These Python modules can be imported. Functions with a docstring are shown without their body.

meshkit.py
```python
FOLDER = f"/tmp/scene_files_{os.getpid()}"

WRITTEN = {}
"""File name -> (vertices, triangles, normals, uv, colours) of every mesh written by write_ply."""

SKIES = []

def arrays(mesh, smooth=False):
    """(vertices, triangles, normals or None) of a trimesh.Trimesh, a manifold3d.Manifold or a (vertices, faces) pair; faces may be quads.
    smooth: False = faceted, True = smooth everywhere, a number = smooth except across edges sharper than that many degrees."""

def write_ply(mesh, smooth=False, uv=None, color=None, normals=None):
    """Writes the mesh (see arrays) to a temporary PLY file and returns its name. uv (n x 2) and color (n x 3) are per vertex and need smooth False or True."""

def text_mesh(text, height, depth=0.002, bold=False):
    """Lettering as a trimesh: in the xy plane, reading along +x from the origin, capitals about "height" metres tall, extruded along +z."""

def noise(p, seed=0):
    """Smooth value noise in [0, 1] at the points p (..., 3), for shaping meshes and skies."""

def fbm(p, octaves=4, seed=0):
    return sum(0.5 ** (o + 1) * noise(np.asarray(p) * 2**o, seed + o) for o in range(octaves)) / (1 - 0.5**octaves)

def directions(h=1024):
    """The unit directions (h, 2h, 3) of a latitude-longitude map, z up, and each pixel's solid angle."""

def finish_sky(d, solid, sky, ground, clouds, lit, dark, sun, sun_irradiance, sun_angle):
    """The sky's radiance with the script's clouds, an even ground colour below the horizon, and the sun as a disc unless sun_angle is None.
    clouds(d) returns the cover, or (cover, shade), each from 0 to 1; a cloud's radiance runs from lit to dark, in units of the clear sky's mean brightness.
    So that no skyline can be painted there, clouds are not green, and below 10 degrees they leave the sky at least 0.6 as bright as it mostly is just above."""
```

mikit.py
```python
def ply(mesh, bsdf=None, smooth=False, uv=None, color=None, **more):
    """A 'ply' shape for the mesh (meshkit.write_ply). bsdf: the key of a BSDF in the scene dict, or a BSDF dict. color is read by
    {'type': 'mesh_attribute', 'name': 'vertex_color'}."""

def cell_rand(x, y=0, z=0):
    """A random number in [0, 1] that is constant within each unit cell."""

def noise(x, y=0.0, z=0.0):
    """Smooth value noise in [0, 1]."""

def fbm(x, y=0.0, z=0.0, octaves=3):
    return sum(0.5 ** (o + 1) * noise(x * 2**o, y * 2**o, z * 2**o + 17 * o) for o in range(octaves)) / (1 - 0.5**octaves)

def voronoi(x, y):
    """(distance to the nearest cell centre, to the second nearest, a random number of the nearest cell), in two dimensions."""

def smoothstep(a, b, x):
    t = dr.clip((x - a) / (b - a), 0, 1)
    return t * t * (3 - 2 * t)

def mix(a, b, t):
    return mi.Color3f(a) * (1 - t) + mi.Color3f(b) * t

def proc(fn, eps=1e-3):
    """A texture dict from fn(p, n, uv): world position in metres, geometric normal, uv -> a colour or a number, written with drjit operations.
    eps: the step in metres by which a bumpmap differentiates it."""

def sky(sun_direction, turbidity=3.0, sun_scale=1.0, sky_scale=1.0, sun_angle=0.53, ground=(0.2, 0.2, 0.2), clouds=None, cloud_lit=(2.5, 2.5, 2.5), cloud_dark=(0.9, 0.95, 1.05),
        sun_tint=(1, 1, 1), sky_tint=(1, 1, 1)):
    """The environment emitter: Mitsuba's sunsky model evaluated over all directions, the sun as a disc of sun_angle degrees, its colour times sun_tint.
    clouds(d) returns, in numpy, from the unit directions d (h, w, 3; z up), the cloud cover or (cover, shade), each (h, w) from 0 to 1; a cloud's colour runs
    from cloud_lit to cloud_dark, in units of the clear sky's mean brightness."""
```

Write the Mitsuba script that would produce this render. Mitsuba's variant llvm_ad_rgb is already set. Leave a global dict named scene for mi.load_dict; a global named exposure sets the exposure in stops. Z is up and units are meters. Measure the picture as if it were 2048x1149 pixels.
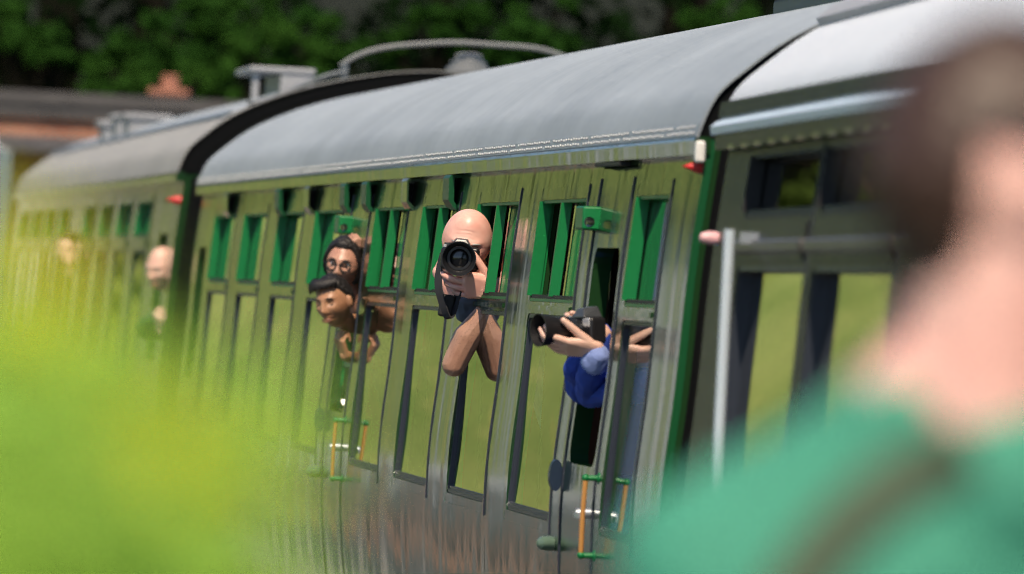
import math, random
import numpy as np
import trimesh
import drjit as dr
import mitsuba as mi
import mikit, meshkit
import manifold3d as m3
from scipy.interpolate import CubicSpline, PchipInterpolator
from mikit import noise, fbm, mix, smoothstep

T = mi.ScalarTransform4f
scene, labels = {}, {}
rng = np.random.default_rng(7)

# ------------------------------------------------------------------ camera, sky, exposure
EYE = 2.72                                     # metres above the rails
ROLL = math.radians(3.0)
scene['camera'] = {
    'type': 'thinlens', 'fov': 2 * math.degrees(math.atan(1024 / 16650.0)), 'fov_axis': 'x',
    'aperture_radius': 0.033, 'focus_distance': 29.0, 'near_clip': 0.3, 'far_clip': 4000.0,
    'to_world': T().look_at(origin=[0, 0, EYE], target=[0, 100, EYE + 0.0873], up=[-math.sin(ROLL), 0, math.cos(ROLL)])}
SUN_AZ, SUN_EL = math.radians(186.0), math.radians(52.0)   # from behind the photographer, high
SUN = [math.sin(SUN_AZ) * math.cos(SUN_EL), math.cos(SUN_AZ) * math.cos(SUN_EL), math.sin(SUN_EL)]
scene['sky'] = mikit.sky(SUN, turbidity=3)
exposure = 1.75

# ------------------------------------------------------------------ materials
def two(b): return {'type': 'twosided', 'bsdf': b}
def rgb(c): return {'type': 'rgb', 'value': [float(x) for x in c]}
def mat(key, c, rough=0.6, **k):
    base = c if isinstance(c, dict) else rgb(c)
    scene[key] = two({'type': 'principled', 'base_color': base, 'roughness': rough, **k})
    return key
def gloss(key, c, alpha=0.05, bump=None, scale=0.001):
    b = {'type': 'roughplastic', 'diffuse_reflectance': c if isinstance(c, dict) else rgb(c), 'alpha': alpha, 'distribution': 'ggx', 'nonlinear': True}
    if bump is not None:
        b = {'type': 'bumpmap', 'arbitrary': bump, 'scale': scale, 'bsdf': b}
    scene[key] = two(b)
    return key

TX, TY = -math.sin(math.radians(6.41)), math.cos(math.radians(6.41))
def along(p): return p.x * TX + p.y * TY
def ripple(p, n, uv):                          # sheet-metal sides: upright waves, a slower dip between the frames
    s = along(p)
    low = 1 - smoothstep(1.82, 2.02, p.z)
    return (0.55 + 0.9 * low) * noise(s * 3.3, p.z * 0.5, 3.0) + low * 0.5 * noise(s * 7.0, p.z * 0.4, 1.0) + 0.40 * noise(s * 8.0, p.z * 0.6, 9.0) + 0.16 * noise(s * 23.0, p.z * 0.9, 5.0) + 0.03 * noise(p.x * 60, p.y * 60, p.z * 22)
def paint_colour(p, n, uv):
    s = along(p)
    d = smoothstep(0.55, 0.8, fbm(s * 6, p.z * 0.9, 2.0))
    olive = (0.2 + 0.6 * d) * smoothstep(1.90, 2.15, p.z + 0.1 * (noise(s * 3, 0.0, 4.0) - 0.5))  # patchy olive tone, fading out on the lower panels
    return mix((0.010, 0.088, 0.032), (0.105, 0.135, 0.048), olive)
gloss('coach_green', mikit.proc(paint_colour), 0.016, mikit.proc(ripple, eps=0.004), 0.0050)
gloss('bright_green', (0.008, 0.34, 0.10), 0.15)
gloss('mid_green', (0.008, 0.16, 0.05), 0.15)
mat('coach_black', (0.010, 0.010, 0.011), 0.42, specular=0.35)
mat('end_black', (0.003, 0.0036, 0.0045), 0.8, specular=0.1)
mat('rubber', (0.020, 0.026, 0.040), 0.42)
mat('black_matt', (0.012, 0.012, 0.013), 0.6)
mat('navy_rubber', (0.010, 0.022, 0.045), 0.4)
mat('brown_panel', (0.10, 0.035, 0.018), 0.4)
mat('lino', (0.06, 0.055, 0.05), 0.7)
mat('orange_rail', (0.46, 0.22, 0.06), 0.35)
mat('white_paint', (0.75, 0.74, 0.70), 0.4)
mat('red_paint', (0.62, 0.03, 0.03), 0.35)
mat('pink_lens', (0.75, 0.42, 0.45), 0.3)
mat('blue_paint', (0.02, 0.12, 0.30), 0.35)
mat('steel', (0.42, 0.46, 0.50), 0.35, metallic=0.6)
mat('pale_steel', (0.50, 0.58, 0.66), 0.3)
mat('grey_cover', (0.28, 0.29, 0.31), 0.5)
mat('pipe_grey', (0.17, 0.18, 0.19), 0.5)
mat('dark_cover', (0.09, 0.11, 0.13), 0.5)
mat('guard_grey', (0.055, 0.048, 0.044), 0.4)
mat('knob_green', (0.10, 0.16, 0.12), 0.25)
mat('rust', (0.09, 0.05, 0.035), 0.8)
scene['pane_glass'] = {'type': 'thindielectric', 'int_ior': 1.5}
def roof_tex(a, b):
    def f(p, n, uv):
        s = along(p)
        t = fbm(p.x * 3.0, s * 0.9, p.z * 3.0)
        g = noise(p.x * 45, p.y * 45, p.z * 45)
        streak = fbm(s * 5.0, p.z * 0.4, 1.0)
        return mix(a, b, dr.clip(0.75 * t + 0.15 * g + 0.32 * streak - 0.18, 0, 1))
    return f
def roof_crease(p, n, uv):
    s = along(p)
    q = s * 1.3 + p.x * 4.0
    return 0.75 * noise(q * 2.6, p.z * 1.2, 0.0) + 0.16 * noise(s * 9, p.x * 9, p.z * 9) + 0.05 * noise(s * 50, p.x * 50, p.z * 50)
scene['roof_grey'] = two({'type': 'bumpmap', 'arbitrary': mikit.proc(roof_crease, eps=0.004), 'scale': 0.012,
    'bsdf': {'type': 'principled', 'base_color': mikit.proc(roof_tex((0.205, 0.235, 0.262), (0.315, 0.355, 0.39))), 'roughness': 0.55}})
scene['roof_warm'] = two({'type': 'principled', 'base_color': mikit.proc(roof_tex((0.22, 0.222, 0.216), (0.29, 0.29, 0.284))), 'roughness': 0.6})
scene['roof_white'] = two({'type': 'principled', 'base_color': mikit.proc(roof_tex((0.50, 0.53, 0.565), (0.58, 0.61, 0.645))), 'roughness': 0.45})
# people
def skin(key, c, red, cells=0.0):
    def f(p, n, uv):
        return mix(c, red, dr.clip(1.5 * fbm(p.x * 22, p.y * 22, p.z * 22) - 0.45, 0, 1))
    scene[key] = two({'type': 'principled', 'base_color': mikit.proc(f), 'roughness': 0.40, 'specular': 0.5, 'sheen': 0.15})
skin('skin_pink', (0.74, 0.42, 0.34), (0.70, 0.32, 0.25))
def bald_skin(p, n, uv):                       # sunburnt head; tan forearm with its shade put into the colour
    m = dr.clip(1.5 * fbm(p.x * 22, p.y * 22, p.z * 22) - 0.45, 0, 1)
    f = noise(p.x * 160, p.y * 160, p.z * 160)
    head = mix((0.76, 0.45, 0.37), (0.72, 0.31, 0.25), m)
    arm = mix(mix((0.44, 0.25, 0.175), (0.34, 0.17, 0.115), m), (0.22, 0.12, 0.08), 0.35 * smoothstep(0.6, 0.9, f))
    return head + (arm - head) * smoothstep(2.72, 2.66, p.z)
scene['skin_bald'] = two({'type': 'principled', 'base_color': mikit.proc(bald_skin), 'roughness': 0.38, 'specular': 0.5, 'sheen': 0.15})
skin('skin_fair', (0.74, 0.48, 0.38), (0.70, 0.38, 0.30))
skin('skin_ruddy', (0.80, 0.50, 0.43), (0.76, 0.37, 0.31))
mat('rivet_grey', (0.56, 0.57, 0.58), 0.4)
skin('skin_brown', (0.42, 0.22, 0.125), (0.36, 0.165, 0.09))
skin('skin_tan', (0.50, 0.28, 0.20), (0.44, 0.21, 0.15))
mat('lip', (0.36, 0.13, 0.10), 0.4)
mat('lip_dark', (0.27, 0.11, 0.075), 0.5)
mat('eye_white', (0.70, 0.68, 0.65), 0.25)
mat('iris', (0.03, 0.02, 0.015), 0.2)
mat('black_hair', (0.012, 0.010, 0.010), 0.55)
mat('grey_hair', (0.42, 0.40, 0.38), 0.6)
def brown_hair(p, n, uv):
    return mix((0.034, 0.016, 0.011), (0.066, 0.034, 0.022), fbm(p.x * 60, p.y * 60, p.z * 14))
mat('brown_hair', mikit.proc(brown_hair), 0.45)
def weave(c, k=0.25):
    def f(p, n, uv):
        t = fbm(p.x * 30, p.y * 30, p.z * 30)
        return mi.Color3f(c) * (1 - k + 2 * k * t)
    return mikit.proc(f)
mat('teal_cloth', weave((0.046, 0.265, 0.175), 0.16), 0.8, sheen=0.3)
mat('strap_cloth', (0.075, 0.115, 0.07), 0.8)
mat('jeans', weave((0.03, 0.04, 0.07)), 0.85)
mat('blue_cloth', weave((0.022, 0.06, 0.36)), 0.8, sheen=0.3)
mat('pale_blue_cloth', weave((0.22, 0.30, 0.62)), 0.8, sheen=0.3)
mat('dark_cloth', weave((0.02, 0.02, 0.024)), 0.85)
mat('dark_green_cloth', weave((0.015, 0.09, 0.035)), 0.85)
mat('check_cloth', weave((0.10, 0.12, 0.16)), 0.85)
mat('camera_black', (0.014, 0.014, 0.016), 0.35)
mat('camera_grey', (0.05, 0.055, 0.062), 0.3)
mat('camera_silver', (0.62, 0.62, 0.63), 0.3, metallic=0.5)
scene['lens_glass'] = two({'type': 'roughplastic', 'diffuse_reflectance': rgb((0.004, 0.004, 0.006)), 'alpha': 0.03, 'int_ior': 1.7})

# ground and growth
def grass_tex(p, n, uv):
    t = fbm(p.x * 0.8, p.y * 0.25, p.z * 0.9, 4)
    u = noise(p.x * 5, p.y * 2.2, p.z * 5)
    c = mix((0.13, 0.205, 0.035), (0.30, 0.36, 0.10), dr.clip(1.7 * t - 0.35, 0, 1))
    return mix(c, (0.40, 0.38, 0.12), 0.35 * smoothstep(0.62, 0.85, u))
mat('grass', mikit.proc(grass_tex), 0.95)
def meadow_tex(p, n, uv):
    return mix((0.07, 0.12, 0.02), (0.16, 0.21, 0.05), fbm(p.x * 0.15, p.y * 0.15, 0.0))
mat('meadow', mikit.proc(meadow_tex), 0.95)
def tarmac_tex(p, n, uv):
    t = fbm(p.x * 2.0, p.y * 0.7, 0.0)
    g = noise(p.x * 90, p.y * 90, 0.0)
    return mix((0.036, 0.050, 0.055), (0.072, 0.090, 0.096), dr.clip(0.7 * t + 0.3 * g, 0, 1))
mat('shelter_paint', (0.50, 0.56, 0.60), 0.6)
mat('pale_concrete', mikit.proc(lambda p, n, uv: mix((0.34, 0.37, 0.40), (0.46, 0.49, 0.52), noise(p.x * 2, p.y * 0.8, 0.0))), 0.85)
mat('dark_strip', (0.020, 0.028, 0.030), 0.9, specular=0.03)
mat('tarmac', mikit.proc(tarmac_tex), 0.95, specular=0.03)
mat('paver', mikit.proc(lambda p, n, uv: mix((0.24, 0.125, 0.07), (0.36, 0.21, 0.13), noise(p.x * 4, p.y * 1.5, 0.0))), 0.85)
mat('edge_stone', mikit.proc(lambda p, n, uv: mix((0.17, 0.17, 0.165), (0.26, 0.255, 0.245), noise(p.x * 9, p.y * 9, p.z * 9))), 0.8)
mat('ballast', mikit.proc(lambda p, n, uv: mix((0.10, 0.09, 0.08), (0.28, 0.26, 0.23), noise(p.x * 22, p.y * 22, p.z * 22))), 0.95)
mat('rail_steel', (0.14, 0.10, 0.08), 0.5)
mat('sleeper_wood', (0.06, 0.045, 0.035), 0.9)
def brick_tex(p, n, uv):
    h = dr.select(dr.abs(n.x) > 0.6, p.y, p.x)
    row = dr.floor(p.z / 0.075)
    fx = h / 0.225 + 0.5 * (row - 2 * dr.floor(row / 2))
    k = mikit.cell_rand(dr.floor(fx), row, 4)
    jx, jz = fx - dr.floor(fx), p.z / 0.075 - row
    m = dr.select((jx < 0.05) | (jz < 0.14), 1.0, 0.0)
    c = mix((0.30, 0.105, 0.055), (0.46, 0.20, 0.115), k)
    return mix(c, (0.34, 0.30, 0.26), m)
mat('brickwork', mikit.proc(brick_tex), 0.85)
mat('orange_pot', (0.34, 0.15, 0.10), 0.8)
mat('dark_slate', mikit.proc(lambda p, n, uv: mix((0.045, 0.043, 0.045), (0.085, 0.08, 0.08), noise(p.x * 6, p.y * 6, p.z * 12))), 0.6)
mat('timber_white', (0.72, 0.73, 0.74), 0.5)
mat('window_dark', (0.02, 0.025, 0.03), 0.1)
mat('planter_wood', mikit.proc(lambda p, n, uv: mix((0.12, 0.07, 0.04), (0.22, 0.14, 0.08), fbm(p.x * 3, p.y * 3, p.z * 40))), 0.8)
mat('soil', (0.04, 0.028, 0.02), 0.95)
def leafmat(key, a, b, tr, k=0.5):
    def f(p, n, uv): return mix(a, b, noise(p.x * k, p.y * k, p.z * k))
    scene[key] = {'type': 'principledthin', 'base_color': mikit.proc(f), 'roughness': 0.6, 'diff_trans': tr}
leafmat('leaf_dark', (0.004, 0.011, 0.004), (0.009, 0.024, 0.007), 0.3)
leafmat('leaf_green', (0.015, 0.052, 0.010), (0.040, 0.105, 0.017), 0.5)
leafmat('leaf_bank', (0.05, 0.09, 0.02), (0.09, 0.14, 0.03), 0.6)
leafmat('leaf_lime', (0.30, 0.54, 0.085), (0.44, 0.64, 0.11), 0.9, 6.0)
leafmat('petal', (0.68, 0.66, 0.03), (0.80, 0.76, 0.04), 0.7, 9.0)
mat('stalk', (0.14, 0.24, 0.03), 0.7)
mat('bark', (0.010, 0.009, 0.007), 0.95, specular=0.1)
mat('bark_brown', (0.07, 0.05, 0.035), 0.9)

# ------------------------------------------------------------------ helpers
def put(key, mesh, bsdf, smooth=False, to_world=None):
    """one entry, numbered when the key is taken"""
    k, i = key, 0
    while k in scene:
        i += 1
        k = f'{key}_{i:03d}'
    d = dict(mesh) if isinstance(mesh, dict) else mikit.ply(mesh, bsdf, smooth=smooth)
    if to_world is not None:
        d['to_world'] = to_world
    scene[k] = d
    return k
def lab(key, label, cat=None, group=None, kind=None):
    d = {}
    if label: d['label'] = label
    if cat: d['category'] = cat
    if group: d['group'] = group
    if kind: d['kind'] = kind
    labels[key] = d
def cat(*ms):
    ms = [m for x in ms for m in (x if isinstance(x, (list, tuple)) else [x])]
    return trimesh.util.concatenate(ms)
def bx(x0, x1, y0, y1, z0, z1):
    m = trimesh.creation.box(extents=(abs(x1 - x0), abs(y1 - y0), abs(z1 - z0)))
    m.apply_translation(((x0 + x1) / 2, (y0 + y1) / 2, (z0 + z1) / 2))
    return m
def from_man(man):
    m = man.to_mesh()
    return trimesh.Trimesh(np.array(m.vert_properties[:, :3]), np.array(m.tri_verts), process=False)
def to_man(mesh):
    return m3.Manifold(m3.Mesh(np.asarray(mesh.vertices, np.float32), np.asarray(mesh.faces, np.uint32)))
def mbox(x0, x1, y0, y1, z0, z1):
    return m3.Manifold.cube((x1 - x0, y1 - y0, z1 - z0)).translate((x0, y0, z0))
def rbox(x0, x1, y0, y1, z0, z1, r):
    """rounded box: hull of eight spheres"""
    s = m3.Manifold.sphere(r, 12)
    return from_man(m3.Manifold.batch_hull([s.translate((x, y, z)) for x in (x0 + r, x1 - r) for y in (y0 + r, y1 - r) for z in (z0 + r, z1 - r)]))
def tube(pts, r, sides=8):
    pts = np.asarray(pts, float)
    r = np.broadcast_to(r, (len(pts),))
    t = np.gradient(pts, axis=0); t /= np.linalg.norm(t, axis=1, keepdims=True) + 1e-12
    ref = np.where(np.abs(t[:, 2:]) < 0.9, [[0, 0, 1.0]], [[1.0, 0, 0]])
    a = np.cross(t, ref); a /= np.linalg.norm(a, axis=1, keepdims=True)
    b = np.cross(t, a)
    th = np.arange(sides) * 2 * np.pi / sides
    v = (pts[:, None] + r[:, None, None] * (np.cos(th)[None, :, None] * a[:, None] + np.sin(th)[None, :, None] * b[:, None])).reshape(-1, 3)
    f = []
    n = len(pts)
    for i in range(n - 1):
        for j in range(sides):
            k = (j + 1) % sides
            f += [[i * sides + j, i * sides + k, (i + 1) * sides + k], [i * sides + j, (i + 1) * sides + k, (i + 1) * sides + j]]
    v = np.vstack([v, pts[:1], pts[-1:]])
    for j in range(sides):
        k = (j + 1) % sides
        f += [[n * sides, k, j], [n * sides + 1, (n - 1) * sides + j, (n - 1) * sides + k]]
    m = trimesh.Trimesh(v, np.array(f), process=False)
    m.fix_normals() if len(f) < 4000 else None
    return m
def lathe(prof, n=32):
    """(radius, height) rows turned round z"""
    return trimesh.creation.revolve(np.asarray(prof, float), sections=n)
def smooth_path(pts, n):
    pts = np.asarray(pts, float)
    u = np.r_[0, np.cumsum(np.linalg.norm(np.diff(pts, axis=0), axis=1))]
    return CubicSpline(u, pts, axis=0)(np.linspace(0, u[-1], n))
def align(mesh, d, at):
    """turn the mesh's +z to direction d and move it to at"""
    mesh = mesh.copy()
    mesh.apply_transform(trimesh.geometry.align_vectors([0, 0, 1], np.asarray(d, float) / np.linalg.norm(d)))
    mesh.apply_translation(at)
    return mesh

# ------------------------------------------------------------------ setting: ground, trackbed, platform, grass bank
PH = [0.9, 1.1, 1.4, 1.7, 2.0, 2.2, 2.4, 2.8, 3.05, 3.2]          # height of a coach side ...
PO = [-.16, -.09, -.005, .044, .060, .055, .037, .012, -.012, -.03]  # ... and how far it stands out there
SPL = CubicSpline(PH, PO)
prof = lambda h: SPL(h)
dprof = lambda h: SPL(h, 1)

class Frame:
    """a coach's own axes: x along the train away from the camera, y out of its visible side, z up"""
    def __init__(s, ox, oy, yaw):
        a = math.radians(yaw)
        s.m = np.array([[-math.sin(a), -math.cos(a), 0, ox], [math.cos(a), -math.sin(a), 0, oy], [0, 0, 1, 0], [0, 0, 0, 1.0]])
        s.t = T(s.m)
    def at(s, x, y, z): return (s.m @ np.array([x, y, z, 1.0]))[:3]
FA, FM, FL = Frame(0.56, 22.9, 4.1), Frame(0.5158, 23.982, 6.41), Frame(-1.816, 44.6, 6.0)
CL = -1.36                                      # the coach's centre line, y

def track_line(y):
    """points of the line through the coach sides, from behind the camera to far off"""
    return np.array([FA.at(s, y, 0)[:2] for s in (-60, -20, 0)] + [FM.at(s, y, 0)[:2] for s in (0.5, 19.5)] + [FL.at(s, y, 0)[:2] for s in (0, 20, 60, 160)])
def ribbon(y0, y1, z0, z1, thick=None):
    a, b = track_line(y0), track_line(y1)
    v = np.vstack([np.c_[a, np.full(len(a), z0)], np.c_[b, np.full(len(b), z1)]])
    n = len(a)
    f = np.array([[i, i + 1, n + i + 1, n + i] for i in range(n - 1)])
    m = trimesh.Trimesh(v, np.vstack([f[:, [0, 1, 2]], f[:, [0, 2, 3]]]), process=False)
    if m.face_normals[:, 2].mean() < 0: m.invert()
    return m
g = 1500.0
put('ground', trimesh.Trimesh([[-g, -g, -0.75], [g, -g, -0.75], [g, g, -0.75], [-g, g, -0.75]], [[0, 1, 2], [0, 2, 3]], process=False), 'meadow')
lab('ground', 'green meadow round the railway line', kind='structure')
put('trackbed', cat(ribbon(CL - 1.9, CL + 1.9, -0.2, -0.2), ribbon(CL + 1.9, CL + 2.9, -0.2, -0.74), ribbon(CL - 2.9, CL - 1.9, -0.74, -0.2)), 'ballast')
lab('trackbed', 'grey stone ballast under the train', kind='structure')
for k, y in enumerate((CL + 0.75, CL - 0.75)):
    key = put('rail', cat(ribbon(y - .035, y + .035, 0, 0), ribbon(y + .035, y + .036, 0, -.16), ribbon(y - .036, y - .035, -.16, 0)), 'rail_steel')
    lab(key, ['rusty steel rail on the platform side', 'rusty steel rail on the far side of the track'][k], kind='structure')
# platform: tarmac top with a stone edge, on the camera's side of the line, ending beyond the second coach
PLAT = 1.12
def plat_line(y, s_far):
    return np.array([FA.at(s, y, 0)[:2] for s in (-60, 0)] + [FM.at(s, y, 0)[:2] for s in (0.5, s_far)])
def plat(y0, y1, z, s_far=62.0):
    a, b = plat_line(y0, s_far), plat_line(y1, s_far)
    v = np.vstack([np.c_[a, np.full(4, z)], np.c_[b, np.full(4, z)]])
    f = np.array([[i, i + 1, 5 + i, 4 + i] for i in range(3)])
    m = trimesh.Trimesh(v, np.vstack([f[:, [0, 1, 2]], f[:, [0, 2, 3]]]), process=False)
    if m.face_normals[:, 2].mean() < 0: m.invert()
    return m
put('platform', plat(0.60, 9.0, PLAT), 'tarmac')
def strip(s0, s1, y0, y1, lift):
    v = [FM.at(s_, y_, PLAT + lift) for s_, y_ in ((s0, y0), (s1, y0), (s1, y1), (s0, y1))]
    return trimesh.Trimesh(np.array(v), [[0, 1, 2], [0, 2, 3]], process=False)
for s0, y0, y1, m_ in ((14, 1.45, 1.75, 'paver'), (14, 2.75, 2.95, 'paver')):
    put('platform__added_paving', strip(s0, 61.8, y0, y1, .005), m_)  # brown bands added for the streaks they mirror into the coach side
put('platform__added_dark_band', strip(2, 61.8, 2.2, 2.5, .005), 'dark_strip')  # dark band added to streak the reflection in the coach side
put('platform__added_pale_apron', strip(46, 61.9, 4.9, 9.0, .006), 'pale_concrete')  # pale patch added for the light band mirrored in the coach
def wall_ribbon(y, z0, z1, s_far=62.0):
    a = plat_line(y, s_far)
    v = np.vstack([np.c_[a, np.full(4, z0)], np.c_[a, np.full(4, z1)]])
    f = np.array([[i, i + 1, 5 + i, 4 + i] for i in range(3)])
    return trimesh.Trimesh(v, np.vstack([f[:, [0, 1, 2]], f[:, [0, 2, 3]]]), process=False)
put('platform__edge_stone', cat(plat(0.16, 0.60, PLAT + .006), wall_ribbon(0.16, PLAT - .1, PLAT + .006)), 'edge_stone')
put('platform__wall', wall_ribbon(0.22, -0.7, PLAT - .1), 'brickwork')
lab('platform', 'grey tarmac platform beside the train with a pale stone edge', kind='structure')

def bank_height(s, y, toe):
    q = max(0.0, (y - toe) / 26)
    return -0.75 + 12.5 * (1 - (1 - min(1, q / 0.62)) ** 1.7) * min(1, (s - 22) / 14)
def bank_mesh():
    ss, ys = np.linspace(24, 230, 140), np.linspace(0, 1, 46)
    V = []
    for s in ss:
        toe = 10.5 if s < 60 else max(3.4, 10.5 - 7.1 * min(1, (s - 60) / 22))
        for q in ys:
            y = toe + 26 * q
            h = bank_height(s, y, toe)
            p = FM.at(s, y, h)
            k = np.array([p[0] * 0.35, p[1] * 0.18, 0.0])
            p[2] += 0.9 * (meshkit.fbm(k, 3, 3) - 0.5) * min(1, q * 6) + 0.22 * (meshkit.noise(k * 6, 5) - 0.5) * min(1, q * 10)
            V.append(p)
    n = len(ys)
    F = [[i * n + j, i * n + j + 1, (i + 1) * n + j + 1, (i + 1) * n + j] for i in range(len(ss) - 1) for j in range(n - 1)]
    F = np.array(F)
    m = trimesh.Trimesh(np.array(V), np.vstack([F[:, [0, 1, 2]], F[:, [0, 2, 3]]]), process=False)
    if m.face_normals[:, 2].mean() < 0: m.invert()
    return m
put('grass_bank', bank_mesh(), 'grass', smooth=True)
lab('grass_bank', 'sunlit grass embankment left of the line', kind='structure')
# ------------------------------------------------------------------ coaches
ROOF = [(0.012, 3.20), (-0.006, 3.256), (-0.036, 3.32), (-0.123, 3.406), (-0.248, 3.503), (-0.40, 3.583), (-0.55, 3.644), (-0.73, 3.70), (-0.91, 3.742), (-1.17, 3.785), (-1.36, 3.797)]
def roof_curve(dz=0.0, inset=0.0, n=34):
    p = np.array(ROOF)
    u = np.r_[0, np.cumsum(np.linalg.norm(np.diff(p, axis=0), axis=1))]
    uu = np.r_[np.linspace(0, 0.35, 14)[:-1], np.linspace(0.35, u[-1], n - 13)]
    q = np.c_[PchipInterpolator(u, p[:, 0])(uu), PchipInterpolator(u, p[:, 1])(uu)]
    full = np.vstack([q, np.c_[2 * CL - q[::-1][1:, 0], q[::-1][1:, 1]]])
    if inset:
        c = np.array([CL, 2.6])
        full = c + (full - c) * (1 - inset / np.linalg.norm(full - c, axis=1, keepdims=True))
    full[:, 1] += dz
    if dz > .05: full[:, 1] += .022 * np.clip(1 - np.abs(full[:, 0] - CL) / 1.36, 0, 1) ** .8
    return full
def extrude_x(poly, x0, x1):
    """polygon in (y, z) drawn out along x"""
    cs = m3.CrossSection([np.asarray(poly, float)])
    if cs.area() < 0 or cs.is_empty(): cs = m3.CrossSection([np.asarray(poly, float)[::-1]])
    man = m3.Manifold.extrude(cs, x1 - x0)
    return man.transform(np.array([[0, 0, 1, x0], [1, 0, 0, 0], [0, 1, 0, 0]], float))
def side_poly(dz, inset):
    h = np.r_[0.92, np.linspace(1.0, 3.2, 34)]
    out = np.c_[prof(h) - inset, h]
    out[-1, 1] += 0.0
    top = 3.215 + dz
    pts = [tuple(out[i]) for i in range(len(out))]
    if dz or True: pts.append((float(prof(3.2)) - inset, top - inset))
    left = [(2 * CL - y, z) for y, z in pts[::-1]]
    poly = np.array(pts + left)
    poly[:, 1] = np.where(poly[:, 1] < 0.93 + inset, 0.92 + inset, poly[:, 1])
    return poly
def rrect(x0, x1, z0, z1, r):
    cs = m3.CrossSection([[(x0 + r, z0 + r), (x1 - r, z0 + r), (x1 - r, z1 - r), (x0 + r, z1 - r)]])
    return cs.offset(r, m3.JoinType.Round, circular_segments=20) if r else cs
def along_y(cs, y0, y1):
    """cross section in (x, z) drawn out along y"""
    return m3.Manifold.extrude(cs, y1 - y0).transform(np.array([[1, 0, 0, 0], [0, 0, -1, y1], [0, 1, 0, 0]], float))
def side_ply(man, bsdf):
    """mesh of a coach shell whose outer sides carry the profile's exact normals, so that reflections run smoothly"""
    m = from_man(man)
    v = m.vertices[m.faces].reshape(-1, 3)
    n = np.repeat(np.asarray(m.face_normals), 3, axis=0)
    near = np.abs(v[:, 1] - prof(np.clip(v[:, 2], .9, 3.2))) < 0.003
    ok = (near.reshape(-1, 3).all(1)) & (n.reshape(-1, 3, 3)[:, 0, 1] > 0.8)
    okv = np.repeat(ok, 3)
    a = np.c_[np.zeros(len(v)), np.ones(len(v)), -dprof(np.clip(v[:, 2], .9, 3.2))]
    a /= np.linalg.norm(a, axis=1, keepdims=True)
    n[okv] = a[okv]
    path = meshkit.write_ply((v, np.arange(len(v)).reshape(-1, 3)), normals=n)
    return {'type': 'ply', 'filename': path, 'face_normals': False, 'bsdf': {'type': 'ref', 'id': bsdf}}
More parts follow.
